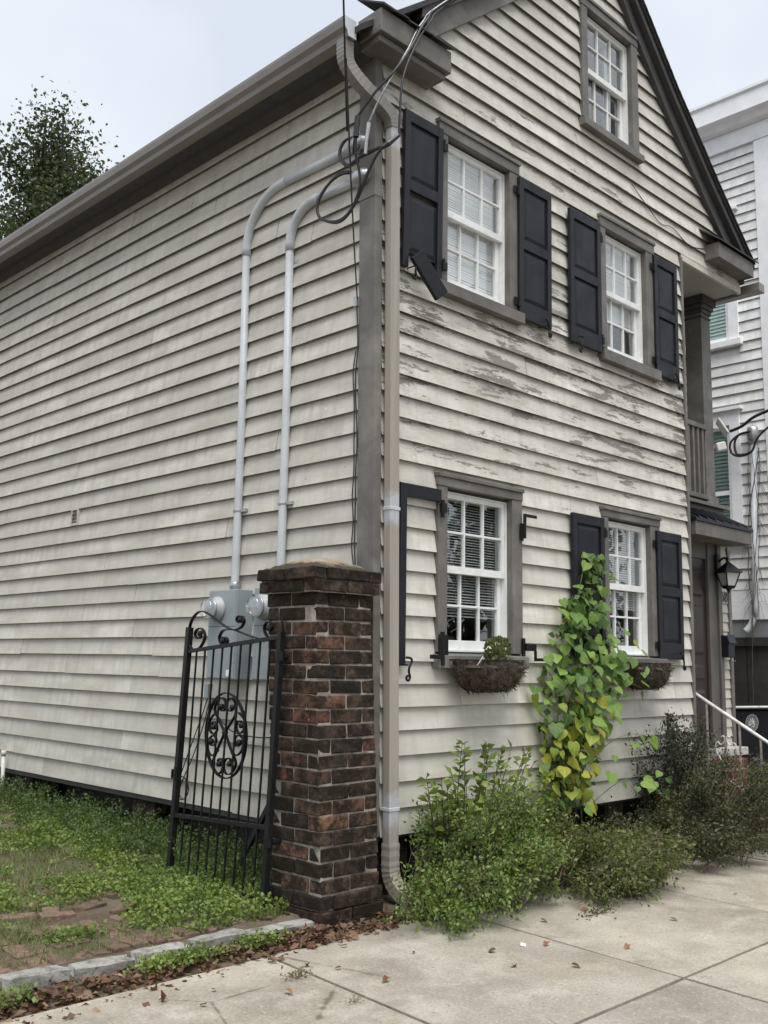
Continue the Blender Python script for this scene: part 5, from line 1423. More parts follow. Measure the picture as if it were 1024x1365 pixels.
# cornice
MB().box(NX - .06, NX + .05, NY0 - .06, NY1, 8.872, 9.12).build('frieze', 'white_trim', nb_h, bevel=0.004)
b = MB().prism([(NX - .06, NY0 - .3, 9.122), (NX - .16, NY0 - .3, 9.14), (NX - .22, NY0 - .3, 9.21), (NX - .30, NY0 - .3, 9.23), (NX - .30, NY0 - .3, 9.47), (NX - .33, NY0 - .3, 9.50), (NX - .33, NY0 - .3, 9.54), (NX + .1, NY0 - .3, 9.54), (NX + .1, NY0 - .3, 9.122)], (0, NY1 - NY0 + .3, 0)); b.build('cornice', 'white_trim', nb_h)
MB().box(NX + .07, NX + 5, NY0 + .05, NY1, 1.9, 9.5).build('body', 'siding_white', nb_h)
MB().box(NX + .06, NX + 5, NY0 + .02, NY1, -.05, 1.9).build('basement', 'dark_boards', nb_h)
def nwindow(o, bm_, zmid):
    y0, y1, z0, z1 = o; cw_ = 0.145
    b = MB().box(NX - .05, NX + .02, y0, y0 + cw_, z0 + .06, z1).box(NX - .05, NX + .02, y1 - cw_, y1, z0 + .06, z1).box(NX - .05, NX + .02, y0 + cw_, y1 - cw_, z1 - .2, z1)
    w_ = b.build('window', 'white_trim', nb_h, bevel=0.004)
    MB().box(NX - .10, NX + .02, y0 - .05, y1 + .05, z1 + .001, z1 + .045).build('drip_cap', 'white_trim', w_, bevel=0.005)
    MB().box(NX - .10, NX + .02, y0 - .05, y1 + .05, z0 - .03, z0 + .059).build('sill', 'white_trim', w_, bevel=0.005)
    a, c = y0 + cw_, y1 - cw_
    MB().box(NX - .012, NX + .018, a, a + .05, z0 + .06, z1 - .2).box(NX - .012, NX + .018, c - .05, c, z0 + .06, z1 - .2).box(NX - .012, NX + .018, a + .05, c - .05, zmid - .03, zmid + .03).box(NX - .012, NX + .018, a + .05, c - .05, z1 - .25, z1 - .2).box(NX - .012, NX + .018, a + .05, c - .05, z0 + .06, z0 + .13).build('sash', 'white_trim', w_, bevel=0.003)
    for za, zb in ((z0 + .13, zmid - .03), (zmid + .03, z1 - .25)):
        MB().box(NX - .002, NX + .001, a + .05, c - .05, za, zb).build('pane', 'glass', w_)
    s = MB(); zz = z0 + .14
    while zz < z1 - .24:
        s.hexa([(NX + .004, a + .05, zz), (NX + .018, a + .05, zz + .05), (NX + .018, c - .05, zz + .05), (NX + .004, c - .05, zz), (NX + .006, a + .05, zz), (NX + .0195, a + .05, zz + .05), (NX + .0195, c - .05, zz + .05), (NX + .006, c - .05, zz)]); zz += 0.052
    s.build('blind', bm_, w_)
nwindow(NWIN[0], 'blind_green', 7.0)
nwindow(NWIN[1], 'blind_teal', 3.95)
# conduit wrapped in bare vine, cable loops at its head
ncd = MB().tube([(NX - .07, 0.94, 2.25), (NX - .07, 0.92, 2.4), (NX - .07, 0.86, 4.62)], 0.04, 10).build('conduit', 'conduit', nb_h, True)
MB().tube(smooth_curve([(NX - .07, 0.94, 2.40), (NX - .07, 0.95, 2.25), (NX - .10, 1.0, 2.12), (NX - .13, 1.05, 2.06)], 4), 0.043, 10).build('elbow', 'conduit', nb_h, True)
MB().lathe([(0.05, 4.58), (0.075, 4.62), (0.085, 4.72), (0.07, 4.79), (0.01, 4.82)], (NX - .08, 0.86, 0), 'z', 12).build('weatherhead', 'galvanised', nb_h, True)
for dd in (0, .06):
    MB().tube(smooth_curve([(NX - .15, 0.85, 4.72), (NX - .17, 1.0, 4.70), (NX - .18, 1.13 - dd, 4.60), (NX - .18, 1.12 - dd, 4.46), (NX - .18, 1.0, 4.40 + dd * .3), (NX - .18, 0.84, 4.44), (NX - .18, 0.76, 4.6), (NX - .18, 0.62, 4.72), (NX - .3, 0.3, 4.85)], 5), 0.016, 6).build('cable_loop', 'cable_black', nb_h, True)
MB().tube(smooth_curve([(NX - .18, 1.13, 4.76), (NX - .2, 0.95, 4.80), (NX - .22, 0.75, 4.90), (NX - .3, 0.3, 4.98)], 4), 0.022, 6).build('cable_loop', 'cable_black', nb_h, True)
dv = thing('dry_vine', 'leafless brown vine twisted around the white pipe on the neighbouring house', 'vine', (NX - .1, .9, 2.0))
b = MB()
for k in range(4):
    ph_ = random.uniform(0, 6.28); fr = random.uniform(3, 7)
    pts = [(NX - .07 - abs(0.06 * math.cos(ph_ + fr * t_)) - .01, 0.95 - 0.1 * t_ + 0.075 * math.sin(ph_ + fr * t_) + random.uniform(-.01, .01), 0.0 + 4.5 * t_ if k == 0 else 2.1 + 2.4 * t_) for t_ in np.linspace(0, 1, 26)]
    b.tube(pts, random.uniform(.004, .008), 5)
for k in range(46):
    z0_ = random.uniform(2.3, 4.4); y0_ = 0.95 - .1 * (z0_ - 2) / 2.5; s = random.choice((-1, 1))
    q = [(NX - .05, y0_ + s * .04, z0_)]
    for j in range(4): q.append((NX - .05 - random.uniform(0, .04), q[-1][1] + s * random.uniform(0, .06), q[-1][2] - random.uniform(.02, .12)))
    b.tube(q, [.003, .0025, .002, .002, .001], 4)
b.build('stem', 'twig', dv)

# ------------------------------------------------------------------ plants
def twig_tubes(segs, name, mat, par):
    """segs: list of (points, r0, r1) -> 3-sided tubes, fast"""
    b = MB()
    for pts, r0, r1 in segs:
        k = len(pts); b.tube(pts, [r0 + (r1 - r0) * i / (k - 1) for i in range(k)], 3, False)
    return b.build(name, mat, par)
def shrub(name, label, base, ells, n_twig, n_leaf, lsize, mat, spread=0.25, stem_mat='twig', group=None, floor=0.01, wall=True, ypow=0.45, stray=0.06):
    th = thing(name, label, 'shrub', base, group)
    bx_, by_, bz_ = base
    wts = np.array([e[2] for e in ells], float); wts /= wts.sum()
    segs, LP, LD = [], [], []
    per = max(1, n_leaf // n_twig)
    cl = []
    for _ in range(max(6, n_twig // 24)):
        e = ells[rng.choice(len(ells), p=wts)]; d = rand_dir(1)[0]; d[2] = abs(d[2]) * 0.9 if rng.random() < .72 else d[2]
        k_ = rng.uniform(1.0, 1.35) if rng.random() < stray else rng.random() ** ypow
        cl.append((np.array(e[0]) + d * np.array(e[1]) * k_, rng.uniform(.035, .09), np.append(rng.normal(0, spread, 2) * np.array([1.3, .45]), 0)))
    for i in range(n_twig):
        c0, cs, ro = cl[rng.integers(len(cl))]
        tgt = c0 + rng.normal(0, cs, 3) * np.array([1.2, 1.1, .8])
        if wall: tgt[1] = min(tgt[1], -0.06)
        tgt[2] = max(tgt[2], floor + 0.02)
        root = np.array([bx_, by_, bz_]) + ro + np.append(rng.normal(0, .03, 2), 0)
        root[0] = np.clip(root[0], tgt[0] - 0.32, tgt[0] + 0.32); root[1] = np.clip(root[1], tgt[1] - 0.1, tgt[1] + 0.38)
        if wall: root[1] = min(root[1], -0.05)
        c1 = root * .55 + tgt * .45 + np.array([0, 0, 0.22 * np.linalg.norm(tgt - root) + .06])
        t_ = np.linspace(0, 1, 9)[:, None]
        P_ = (1 - t_) ** 2 * root + 2 * t_ * (1 - t_) * c1 + t_ ** 2 * tgt
        P_ += rng.normal(0, 0.008, P_.shape)
        P_[:, 2] = np.maximum(P_[:, 2], floor)
        if wall: P_[:, 1] = np.minimum(P_[:, 1], -0.05)
        if i % 3 == 0: segs.append(([tuple(q) for q in P_], 0.0042 if i % 9 == 0 else 0.003, 0.0012))
        ts = rng.uniform(0.35, 1.0, per) ** 0.8
        j = np.clip((ts * 8).astype(int), 0, 7); f = (ts * 8 - j)[:, None]
        q = P_[j] * (1 - f) + P_[j + 1] * f + rng.normal(0, 0.020, (per, 3))
        tan = P_[j + 1] - P_[j]; tan /= (np.linalg.norm(tan, axis=1, keepdims=True) + 1e-9)
        LP.append(q); LD.append(tan * 0.8 + rand_dir(per) * 0.9)
    LP = np.concatenate(LP); LD = np.concatenate(LD)
    ok = LP[:, 2] > floor
    if wall: ok &= LP[:, 1] < -0.045
    LP, LD = LP[ok], LD[ok]
    nn = rand_dir(len(LP), 1.1)
    V, T_ = leaves_np(LP, nn, LD, rng.uniform(lsize * .55, lsize * 1.35, len(LP)), 0.27)
    fo = link('foliage', np_mesh('foliage', V, T_, mat), th); fo['kind'] = 'stuff'
    twig_tubes(segs, 'stems', stem_mat, th)
    return th
shrub('shrub', 'sprawling grey green shrub at the foot of the downspout spilling onto the sidewalk', (0.35, -0.45, 0.0),
      [((0.30, -0.72, 0.16), (0.40, 0.34, 0.24), 2.6), ((0.74, -0.50, 0.34), (0.46, 0.40, 0.42), 3.6), ((0.08, -0.78, 0.07), (0.44, 0.32, 0.10), 1.1), ((1.05, -0.55, 0.32), (0.34, 0.38, 0.38), 2.0)], 1500, 21000, 0.030, 'leaf_bush_a', 0.30, stray=.16)
shrub('shrub', 'olive brown shrub spreading over the sidewalk in front of the leafy climber', (1.75, -0.5, 0.0),
      [((1.55, -0.80, 0.17), (0.52, 0.46, 0.26), 3), ((2.05, -0.75, 0.20), (0.55, 0.46, 0.28), 3), ((1.75, -0.45, 0.30), (0.60, 0.30, 0.28), 2), ((1.55, -1.12, 0.07), (0.55, 0.30, 0.10), 1.4)], 1300, 17500, 0.029, 'leaf_bush_b', 0.42, stray=.16)
shrub('shrub', 'dark green shrub growing along the wall in front of the brick steps', (3.3, -0.55, 0.0),
      [((2.75, -0.70, 0.26), (0.58, 0.48, 0.36), 3), ((3.45, -0.75, 0.34), (0.66, 0.50, 0.44), 3.4), ((4.05, -0.80, 0.42), (0.55, 0.46, 0.46), 2.2), ((3.1, -1.05, 0.14), (0.75, 0.32, 0.22), 1.5), ((4.7, -0.98, 0.40), (0.45, 0.35, 0.42), 1.4)], 1600, 23000, 0.029, 'leaf_bush_c', 0.55, stray=.14)
shrub('shrub', 'sparse dark twiggy bush standing upright against the clapboards by the entry corner', (3.75, -0.22, 0.0),
      [((3.65, -0.22, 0.80), (0.36, 0.14, 0.52), 3), ((3.95, -0.22, 0.62), (0.32, 0.16, 0.55), 2.5), ((3.35, -0.2, 0.70), (0.22, 0.12, 0.42), 1)], 560, 8000, 0.030, 'leaf_bush_d', 0.22)
shrub('shrub', 'thin leafy vine shoots climbing beside the front door', (4.52, 0.03, 0.5),
      [((4.50, 0.0, 1.05), (0.06, 0.09, 0.42), 1), ((4.56, -0.05, 0.8), (0.12, 0.12, 0.22), .8)], 70, 620, 0.032, 'leaf_bush_c', 0.05, wall=False)
# taller sapling shoots with bigger leaves behind the first shrub
def sapling(label, base, shoots, lsize, mat):
    th = thing('sapling', label, 'shrub', base)
    segs, LP, LD = [], [], []
    for tip, k in shoots:
        root = np.array(base) + np.append(rng.normal(0, .05, 2), 0); tip = np.array(tip); root[0] += (tip[0] - root[0]) * .45
        c1 = root * .5 + tip * .5 + np.array([0, 0, .18])
        t_ = np.linspace(0, 1, 10)[:, None]; P_ = (1 - t_) ** 2 * root + 2 * t_ * (1 - t_) * c1 + t_ ** 2 * tip
        segs.append(([tuple(q) for q in P_], .008, .002))
        for m_ in range(k):
            u_ = 0.35 + 0.65 * (m_ + rng.random()) / k; j = min(8, int(u_ * 9)); f = u_ * 9 - j
            q = P_[j] * (1 - f) + P_[j + 1] * f; tan = P_[j + 1] - P_[j]; tan /= np.linalg.norm(tan)
            sd = np.cross(tan, [0, 0, 1]); sd /= (np.linalg.norm(sd) + 1e-9)
            LP.append(q); LD.append(tan * .6 + sd * (1 if m_ % 2 else -1) * .8 + rng.normal(0, .35, 3))
    LP, LD = np.array(LP), np.array(LD)
    V, T_ = leaves_np(LP, rand_dir(len(LP), 1.6), LD, rng.uniform(lsize * .6, lsize * 1.25, len(LP)), 0.27)
    fo = link('foliage', np_mesh('foliage', V, T_, mat), th); fo['kind'] = 'stuff'
    twig_tubes(segs, 'stems', 'twig', th)
sh = []
for tip, k in (((0.62, -0.30, 1.05), 20), ((0.95, -0.25, 1.02), 22), ((1.18, -0.22, 0.98), 18), ((0.30, -0.34, 0.78), 12), ((0.12, -0.42, 0.86), 14), ((1.42, -0.25, 0.98), 16), ((0.80, -0.32, 0.80), 20), ((1.1, -0.30, .72), 22), ((1.35, -.3, .70), 20), ((0.5, -.35, .72), 16), ((1.6, -.28, .78), 14), ((0.72, -.42, .66), 18), ((1.25, -.42, .62), 18), ((0.95, -.45, .6), 20)):
    sh.append((tip, int(k * 1.5)))
    for _ in range(3): sh.append(((tip[0] + rng.normal(0, .1), tip[1] - abs(rng.normal(0, .08)), tip[2] - abs(rng.normal(0, .12))), k // 2))
sapling('upright sapling with pale pointed leaves in front of the clapboards under the window basket', (0.85, -0.22, 0.0), sh, 0.080, 'leaf_sapling')

# heart-leaved climber
def heart_mesh(name, mat, droop, fold):
    half = [(0.0, 0.0), (0.17, -0.10), (0.36, -0.08), (0.50, 0.08), (0.53, 0.28), (0.44, 0.52), (0.24, 0.76), (0.0, 0.98)]
    b = MB()
    mid = [(0, 0.0), (0, 0.3), (0, 0.65), (0, 0.98)]
    def z_(x, y): return abs(x) * fold - droop * y * y - 0.10 * x * x
    ctr = []
    for x, y in mid: ctr.append(len(b.v)); b.v.append((x, y, z_(x, y)))
    for s in (1, -1):
        ids = []
        for x, y in half[1:-1]: ids.append(len(b.v)); b.v.append((s * x, y, z_(x, y) + random.uniform(-.02, .02)))
        lst = [(ctr[0], ids[0], ids[1]), (ctr[0], ids[1], ids[2]), (ctr[0], ids[2], ctr[1]), (ctr[1], ids[2], ids[3]), (ctr[1], ids[3], ids[4]), (ctr[1], ids[4], ctr[2]), (ctr[2], ids[4], ids[5]), (ctr[2], ids[5], ctr[3])]
        for f in lst: b.f.append(f if s > 0 else tuple(reversed(f)))
    me = bpy.data.meshes.new(name); me.from_pydata(b.v, [], b.f); me.materials.append(M[mat])
    me.polygons.foreach_set('use_smooth', [True] * len(me.polygons))
    return me
HM = {k: [heart_mesh('leaf', k, random.uniform(.0, .5), random.uniform(-.1, .45)) for _ in range(6)] for k in ('vine_green', 'vine_dark', 'vine_yellow', 'vine_lime')}
vine = thing('climbing_vine', 'heart leaved green climber yellowing towards its foot, trained up beside the window', 'vine', (2.2, -0.2, 0.0))
PROF = [(0.42, 1.93, 2.38), (0.6, 1.86, 2.42), (0.8, 1.80, 2.48), (1.0, 1.80, 2.58), (1.2, 1.76, 2.80), (1.45, 1.82, 2.98), (1.6, 1.88, 3.0), (1.8, 1.98, 2.84), (1.95, 2.06, 2.66), (2.05, 2.10, 2.64), (2.15, 2.20, 2.66), (2.3, 2.42, 2.66), (2.42, 2.44, 2.70), (2.56, 2.50, 2.62)]
def prof(z): 
    for a, c in zip(PROF[:-1], PROF[1:]):
        if a[0] <= z <= c[0]:
            f = (z - a[0]) / (c[0] - a[0]); return a[1] + f * (c[1] - a[1]), a[2] + f * (c[2] - a[2])
    return PROF[-1][1:]
vpts = []
tries = 0
while len(vpts) < 272 and tries < 20000:
    tries += 1
    z = random.uniform(0.46, 2.56); a, c = prof(z)
    if random.random() > (c - a) / 1.05: continue
    wob = .10 * math.sin(z * 7.3) + .06 * math.sin(z * 17)
    x = random.uniform(a - .05 + wob * .6, c + .05 + wob)
    y = -0.10 - 0.22 * random.random() * (1 - abs((x - (a + c) / 2) / ((c - a) / 2 + .01)) ** 2 * .7)
    if any((x - q[0]) ** 2 + (z - q[2]) ** 2 + ((y - q[1]) * .6) ** 2 < 0.050 ** 2 for q in vpts): continue
    vpts.append((x, y, z))
for q in [(3.02, -.22, 1.80), (2.95, -.25, 1.66), (3.1, -.26, 1.58), (3.22, -.24, 1.52), (3.05, -.28, 1.45), (2.92, -.22, 1.5), (3.2, -.2, 1.72), (2.98, -.18, 1.9), (3.12, -.22, 1.36), (2.9, -.2, 1.34), (3.30, -.25, 1.60), (3.15, -.2, 0.98), (3.30, -.2, 0.96), (3.05, -.2, 0.92), (3.4, -.18, .93),
          (3.0, -.3, 0.62), (3.15, -.3, 0.60), (3.28, -.3, 0.68), (3.4, -.3, 0.62), (3.2, -.32, 0.52), (2.9, -.3, .58), (2.75, -.25, 0.62), (3.36, -.3, .52), (2.72, -.2, .84), (2.66, -.2, .70)]:
    vpts.append(q)
for (x, y, z) in vpts:
    py_ = max(0, min(1, (1.50 - z) / 0.70))
    if x > 2.6 and z < 1.0: py_ = 0.06
    rv = random.random()
    k = 'vine_yellow' if rv < 0.5 * py_ ** 1.6 else 'vine_lime' if rv < .85 * py_ + .03 else ('vine_dark' if random.random() < 0.38 else 'vine_green')
    o = link('leaf', random.choice(HM[k]), vine)
    s = random.uniform(0.055, 0.125) * (0.85 if z > 2.2 else 1.0)
    # local +Y is the tip direction, local +Z the upper face
    tip = Vector((random.uniform(-1.0, .9), random.uniform(-.8, .0), -random.uniform(.15, 1.0))).normalized()
    nrm = Vector((random.uniform(-.8, .35), -random.uniform(.35, 1.0), random.uniform(.25, 1.2)))
    nrm = (nrm - tip * nrm.dot(tip)).normalized(); sx_ = tip.cross(nrm)
    R_ = Matrix((sx_, tip, nrm)).transposed()
    o.rotation_euler = R_.to_euler(); o.scale = (s, s, s); o.location = Vector((x, y, z)) - vine.location
n_ = 620
zz_ = rng.uniform(.45, 2.5, n_); ab = np.array([prof(q) for q in zz_]); xx_ = ab[:, 0] + (ab[:, 1] - ab[:, 0]) * rng.uniform(.05, .95, n_)
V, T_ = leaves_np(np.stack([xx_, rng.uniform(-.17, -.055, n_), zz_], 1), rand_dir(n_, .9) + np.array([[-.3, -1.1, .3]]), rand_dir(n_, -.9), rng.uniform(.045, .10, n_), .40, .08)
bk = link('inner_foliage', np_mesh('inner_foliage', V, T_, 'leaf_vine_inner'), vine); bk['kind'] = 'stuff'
segs = []
for k in range(9):
    xe = 2.1 + .05 * k; zt = random.uniform(1.4, 2.0) if k > 2 else random.uniform(2.3, 2.58)
    pts = []
    for t_ in np.linspace(0, 1, 14):
        z = zt * t_; a, c = prof(max(.45, z)); cx = (a + c) / 2
        pts.append((cx + (xe - 2.3) * .8 + random.uniform(-.02, .02), -0.10 - .06 * math.sin(3 * t_ + k), z))
    segs.append((pts, .007, .003))
for e in ((3.2, -.22, 1.6), (3.1, -.25, 1.4), (3.4, -.28, .6), (3.35, -.2, .95)):
    segs.append(([tuple(Vector((2.4, -.15, e[2] - .15)).lerp(Vector(e), t_) + Vector((0, 0, .12 * math.sin(math.pi * t_)))) for t_ in np.linspace(0, 1, 8)], .005, .002))
twig_tubes(segs, 'stem', 'green_stem', vine)

# window baskets
def basket(x0, x1, zt, label, nfib):
    cx, hw, dp = (x0 + x1) / 2, (x1 - x0) / 2, 0.20
    th = thing('window_basket', label, 'planter', (cx, -0.1, zt - .22), 'window baskets under the ground floor sills')
    V_, F_ = [], []; nu, nv = 26, 12
    for i in range(nu + 1):
        for j in range(nv + 1):
            a = math.pi * i / nu; ph_ = math.pi / 2 * j / nv
            r = (abs(math.cos(a)) ** 4 + abs(math.sin(a)) ** 4) ** -0.25
            k = math.cos(ph_) ** 0.55
            jit = random.uniform(-.012, .012)
            V_.append((cx - hw * r * math.cos(a) * k * (1 + jit), -0.105 - dp * r * math.sin(a) * k * 0.9 + jit, zt - 0.225 * math.sin(ph_) + jit))
    for i in range(nu):
        for j in range(nv):
            a = i * (nv + 1) + j; F_.append((a, a + nv + 1, a + nv + 2, a + 1))
    bb = MB(); bb.v, bb.f = V_, F_; bb.build('liner', 'coir', th, True)
    MB().box(cx - hw * .95, cx + hw * .95, -0.28, -0.104, zt - .05, zt - .03).build('soil', 'soil', th)
    fb = MB()
    for k in range(nfib):
        a = random.uniform(0.05, math.pi - .05); ph_ = random.uniform(0, 1.3); r = (abs(math.cos(a)) ** 4 + abs(math.sin(a)) ** 4) ** -0.25; kk = math.cos(ph_) ** .55
        q = Vector((cx - hw * r * math.cos(a) * kk, -0.105 - dp * r * math.sin(a) * kk * .9, zt - .225 * math.sin(ph_)))
        d = Vector((-math.cos(a) * .5, -math.sin(a) * .6, random.uniform(-.8, .5)))
        L_ = random.uniform(.02, .07)
        fb.tube([q, q + d * L_ * .5 + Vector([random.uniform(-.012, .012) for _ in range(3)]), q + d * L_ + Vector([random.uniform(-.02, .02) for _ in range(3)])], [.0022, .0018, .0008], 3, False)
    fb.build('fibres', 'coir', th)['kind'] = 'stuff'
    wr = MB()
    rim = []
    for i in range(25):
        a = math.pi * i / 24; r = (abs(math.cos(a)) ** 4 + abs(math.sin(a)) ** 4) ** -0.25
        rim.append((cx - hw * 1.03 * r * math.cos(a), -0.10 - dp * .95 * r * math.sin(a), zt + .006))
    wr.tube(rim, .0045, 5); wr.tube([(cx - hw * 1.03, -.10, zt + .006), (cx + hw * 1.03, -.10, zt + .006)], .0045, 5)
    for i in range(2, 24, 3):
        p_ = Vector(rim[i]); wr.tube([p_, Vector((cx + (p_.x - cx) * .9, -.105 + (p_.y + .105) * .85, zt - .12)), Vector((cx + (p_.x - cx) * .6, -.14 + (p_.y + .105) * .3, zt - .235))], .003, 4)
    wr.build('wire_frame', 'iron', th)
    return th
basket(0.72, 1.44, 1.615, 'coir lined wire window basket with a small succulent in it, under the shutterless window', 900)
basket(2.98, 3.64, 1.615, 'coir lined wire window basket behind the leafy climber', 700)
pl = thing('potted_plant', 'small rounded succulent growing in the window basket', 'plant', (1.16, -0.18, 1.57))
LP = np.array([[1.16, -0.18, 1.67]]) + rand_dir(420, .35) * np.array([.13, .085, .12]) * (rng.random((420, 1)) ** .4)
V, T_ = leaves_np(LP, rand_dir(420, 1.0), LP - np.array([[1.16, -.18, 1.58]]) + rng.normal(0, .05, (420, 3)), rng.uniform(.022, .04, 420), .42, .05)
f_ = link('foliage', np_mesh('foliage', V, T_, 'succulent'), pl); f_['kind'] = 'stuff'
twig_tubes([([(1.16, -.18, 1.565), tuple(Vector((1.16, -.18, 1.60)).lerp(Vector(LP[k]), .5)), tuple(LP[k])], .004, .002) for k in range(0, 420, 22)], 'stem', 'green_stem', pl)
o = link('plant_tag', MB().box(-.028, .028, -.002, .002, -.045, .05).mesh('plant_tag', 'paper'), None, 0.001); o.location = (0.85, -.27, 1.60); o.rotation_euler = (.5, .25, .4)
tag(o, 'white plastic plant tag stuck in the window basket', 'plant tag')

# ------------------------------------------------------------------ trees
def tree(label, base, height, cr, n_leaf, seed, lsize, group=None, fit=None):
    r = np.random.default_rng(seed)
    th = thing('tree', label, 'tree', base, group)
    base = np.array(base, float)
    segs, tips = [], []
    def grow(p_, d, L, rad_, lev):
        pts = [p_]; q = p_.copy(); dd = d.copy()
        for k in range(5):
            dd = dd + r.normal(0, .16, 3) + np.array([0, 0, .04]); dd /= np.linalg.norm(dd)
            q = q + dd * L / 5; pts.append(q.copy())
        segs.append((pts, rad_, rad_ * .55))
        if lev >= 3: tips.append((pts[2], pts[-1])); return
        for k in range(5 if lev else 7):
            j = r.integers(2, 6); a = r.normal(size=3); a /= np.linalg.norm(a); nd = dd * .55 + a * .75 + np.array([0, 0, .18]); nd /= np.linalg.norm(nd)
            grow(pts[j], nd, L * r.uniform(.52, .74), rad_ * .5, lev + 1)
        if lev: tips.append((pts[3], pts[-1]))
    grow(base, np.array([0, 0, 1.0]), height * .50, height * .022, 0)
    if fit:      # stretch the grown skeleton to the crown's real height and spread
        top, spread = fit
        E_ = np.array([t_[1] for t_ in tips]); mz = np.percentile(E_[:, 2], 99); mr = np.percentile(np.hypot(E_[:, 0] - E_[:, 0].mean(), E_[:, 1] - E_[:, 1].mean()), 95)
        kz, kr = (top - .3) / mz, spread / mr; mc = E_[:, :2].mean(0)
        def warp(q):
            q = np.array(q); f_ = min(1, max(0, q[2] / (mz * .4))); c_ = base[:2] + (mc - base[:2]) * f_
            o_ = base[:2] + (q[:2] - c_) * (kr if q[2] > 1 else 1); return np.array([o_[0], o_[1], q[2] * kz])
        segs = [([warp(q) for q in pts], r0, r1) for pts, r0, r1 in segs]; tips = [(warp(a), warp(c)) for a, c in tips]
    b = MB()
    for pts, r0, r1 in segs:
        k = len(pts); b.tube([tuple(q) for q in pts], [r0 + (r1 - r0) * i / (k - 1) for i in range(k)], 6 if r0 > .06 else 4, False)
    b.build('trunk', 'bark', th)
    A = np.array([t_[0] for t_ in tips]); B = np.array([t_[1] for t_ in tips])
    # clumps around twig tips
    idx = r.integers(0, len(tips), n_leaf); f = r.random((n_leaf, 1))
    P_ = A[idx] * (1 - f) + B[idx] * f + np.clip(r.normal(0, 1, (n_leaf, 3)), -1.7, 1.7) * cr * (0.4 + .9 * r.random((n_leaf, 1)))
    V, T_ = leaves_np(P_, rand_dir(n_leaf, .8), rand_dir(n_leaf), r.uniform(lsize * .6, lsize * 1.4, n_leaf), .34)
    fo = link('crown', np_mesh('crown', V, T_, 'leaf_tree'), th); fo['kind'] = 'stuff'
    return th
tree('tall dark leafy tree rising behind the long roof', (3.25, 13.5, 0), 12.5, 0.35, 140000, 5, 0.09, fit=(12.3, 2.35))
tree('street tree standing across the road', (14.5, -11.5, -0.05), 10.5, 0.40, 14000, 9, 0.24)

# ------------------------------------------------------------------ grass, weeds, litter
def yz(x, y): return np.where((y > -0.10) & (x < 0.6), np.minimum(0.035 + 0.018 * np.maximum(0, y), 0.16), -0.05)
def vnoise(x, y, s, seed):
    r = np.random.default_rng(seed); g_ = r.random((64, 64))
    a, b_ = x * s + 31.3, y * s + 17.7; i, j = np.floor(a).astype(int), np.floor(b_).astype(int); u_, v_ = a - i, b_ - j
    u_, v_ = u_ * u_ * (3 - 2 * u_), v_ * v_ * (3 - 2 * v_)
    G_ = lambda p_, q: g_[p_ % 64, q % 64]
    return (G_(i, j) * (1 - u_) + G_(i + 1, j) * u_) * (1 - v_) + (G_(i, j + 1) * (1 - u_) + G_(i + 1, j + 1) * u_) * v_
def clear_of(x, y): return ~((x > PX0 - .04) & (x < PX1 + .04) & (y > PY0 - .04) & (y < PY1 + .04))
# clover-like ground cover
n = 170000
x = rng.uniform(-4.2, 0.25, n); y = rng.uniform(0.03, 6.5, n)
d = vnoise(x, y, 1.1, 3) * .6 + vnoise(x, y, 3.3, 4) * .4
near = np.exp(-((x + .95) / .55) ** 2) * np.exp(-((y - .45) / .75) ** 2)      # lush patch below the gate
bare = np.exp(-((x + 1.50) / .34) ** 2 - ((y - .72) / .30) ** 2) + np.exp(-((x + 1.4) / .45) ** 2 - ((y - .16) / .14) ** 2) + .45 * np.exp(-((x + 2.2) / .6) ** 2 - ((y - .14) / .13) ** 2)
keep = (d + near * .5 - bare * .5 - .24 * np.clip((-x - 1.6) / .6, 0, 1) * (y > .5) > 0.36 + 0.24 * rng.random(n)) & clear_of(x, y) & ((x < -.02) | (y > .5)) & (rng.random(n) < np.clip(1.25 - y * .12, .4, 1))
x, y, d = x[keep], y[keep], d[keep]
hh = yz(x, y) + rng.random(len(x)) ** 1.5 * (0.03 + 0.07 * np.clip(d + np.exp(-((x + .9) / .5) ** 2 - ((y - .3) / .6) ** 2) - .35, 0, 1))
P_ = np.stack([x, y, hh + .004], 1)
V, T_ = leaves_np(P_, rand_dir(len(x), 2.2), rand_dir(len(x), .25), rng.uniform(.014, .034, len(x)), .42)
o = link('ground_cover', np_mesh('ground_cover', V, T_, 'clover')); tag(o, 'low green clover and creeping weeds covering the yard', 'ground cover', None, 'stuff')
# grass blades
def blades(n, xr, yr, hr, wr, mat, name, label, cond, lean_=.5):
    x = rng.uniform(*xr, n); y = rng.uniform(*yr, n); k = cond(x, y) & clear_of(x, y); x, y = x[k], y[k]; m_ = len(x)
    z = yz(x, y); h = rng.uniform(*hr, m_); a = rng.uniform(0, 6.283, m_); w_ = rng.uniform(*wr, m_); l = rng.random(m_) * lean_ * h; b_ = rng.uniform(0, 6.283, m_)
    base = np.stack([x, y, z], 1); sd = np.stack([np.cos(a), np.sin(a), 0 * a], 1) * w_[:, None]; ln_ = np.stack([np.cos(b_), np.sin(b_), 0 * b_], 1) * l[:, None]; upv = np.array([[0, 0, 1.0]]) * h[:, None]
    V = np.stack([base - sd, base + sd, base + sd * .7 + ln_ * .4 + upv * .6, base - sd * .7 + ln_ * .4 + upv * .6, base + ln_ * 1.2 + upv], 1).reshape(-1, 3)
    i = np.arange(m_)[:, None] * 5
    T_ = np.concatenate([i + [0, 1, 2], i + [0, 2, 3], i + [3, 2, 4]], 1).reshape(-1, 3)
    o = link(name, np_mesh(name, V, T_, mat)); tag(o, label, 'grass', None, 'stuff')
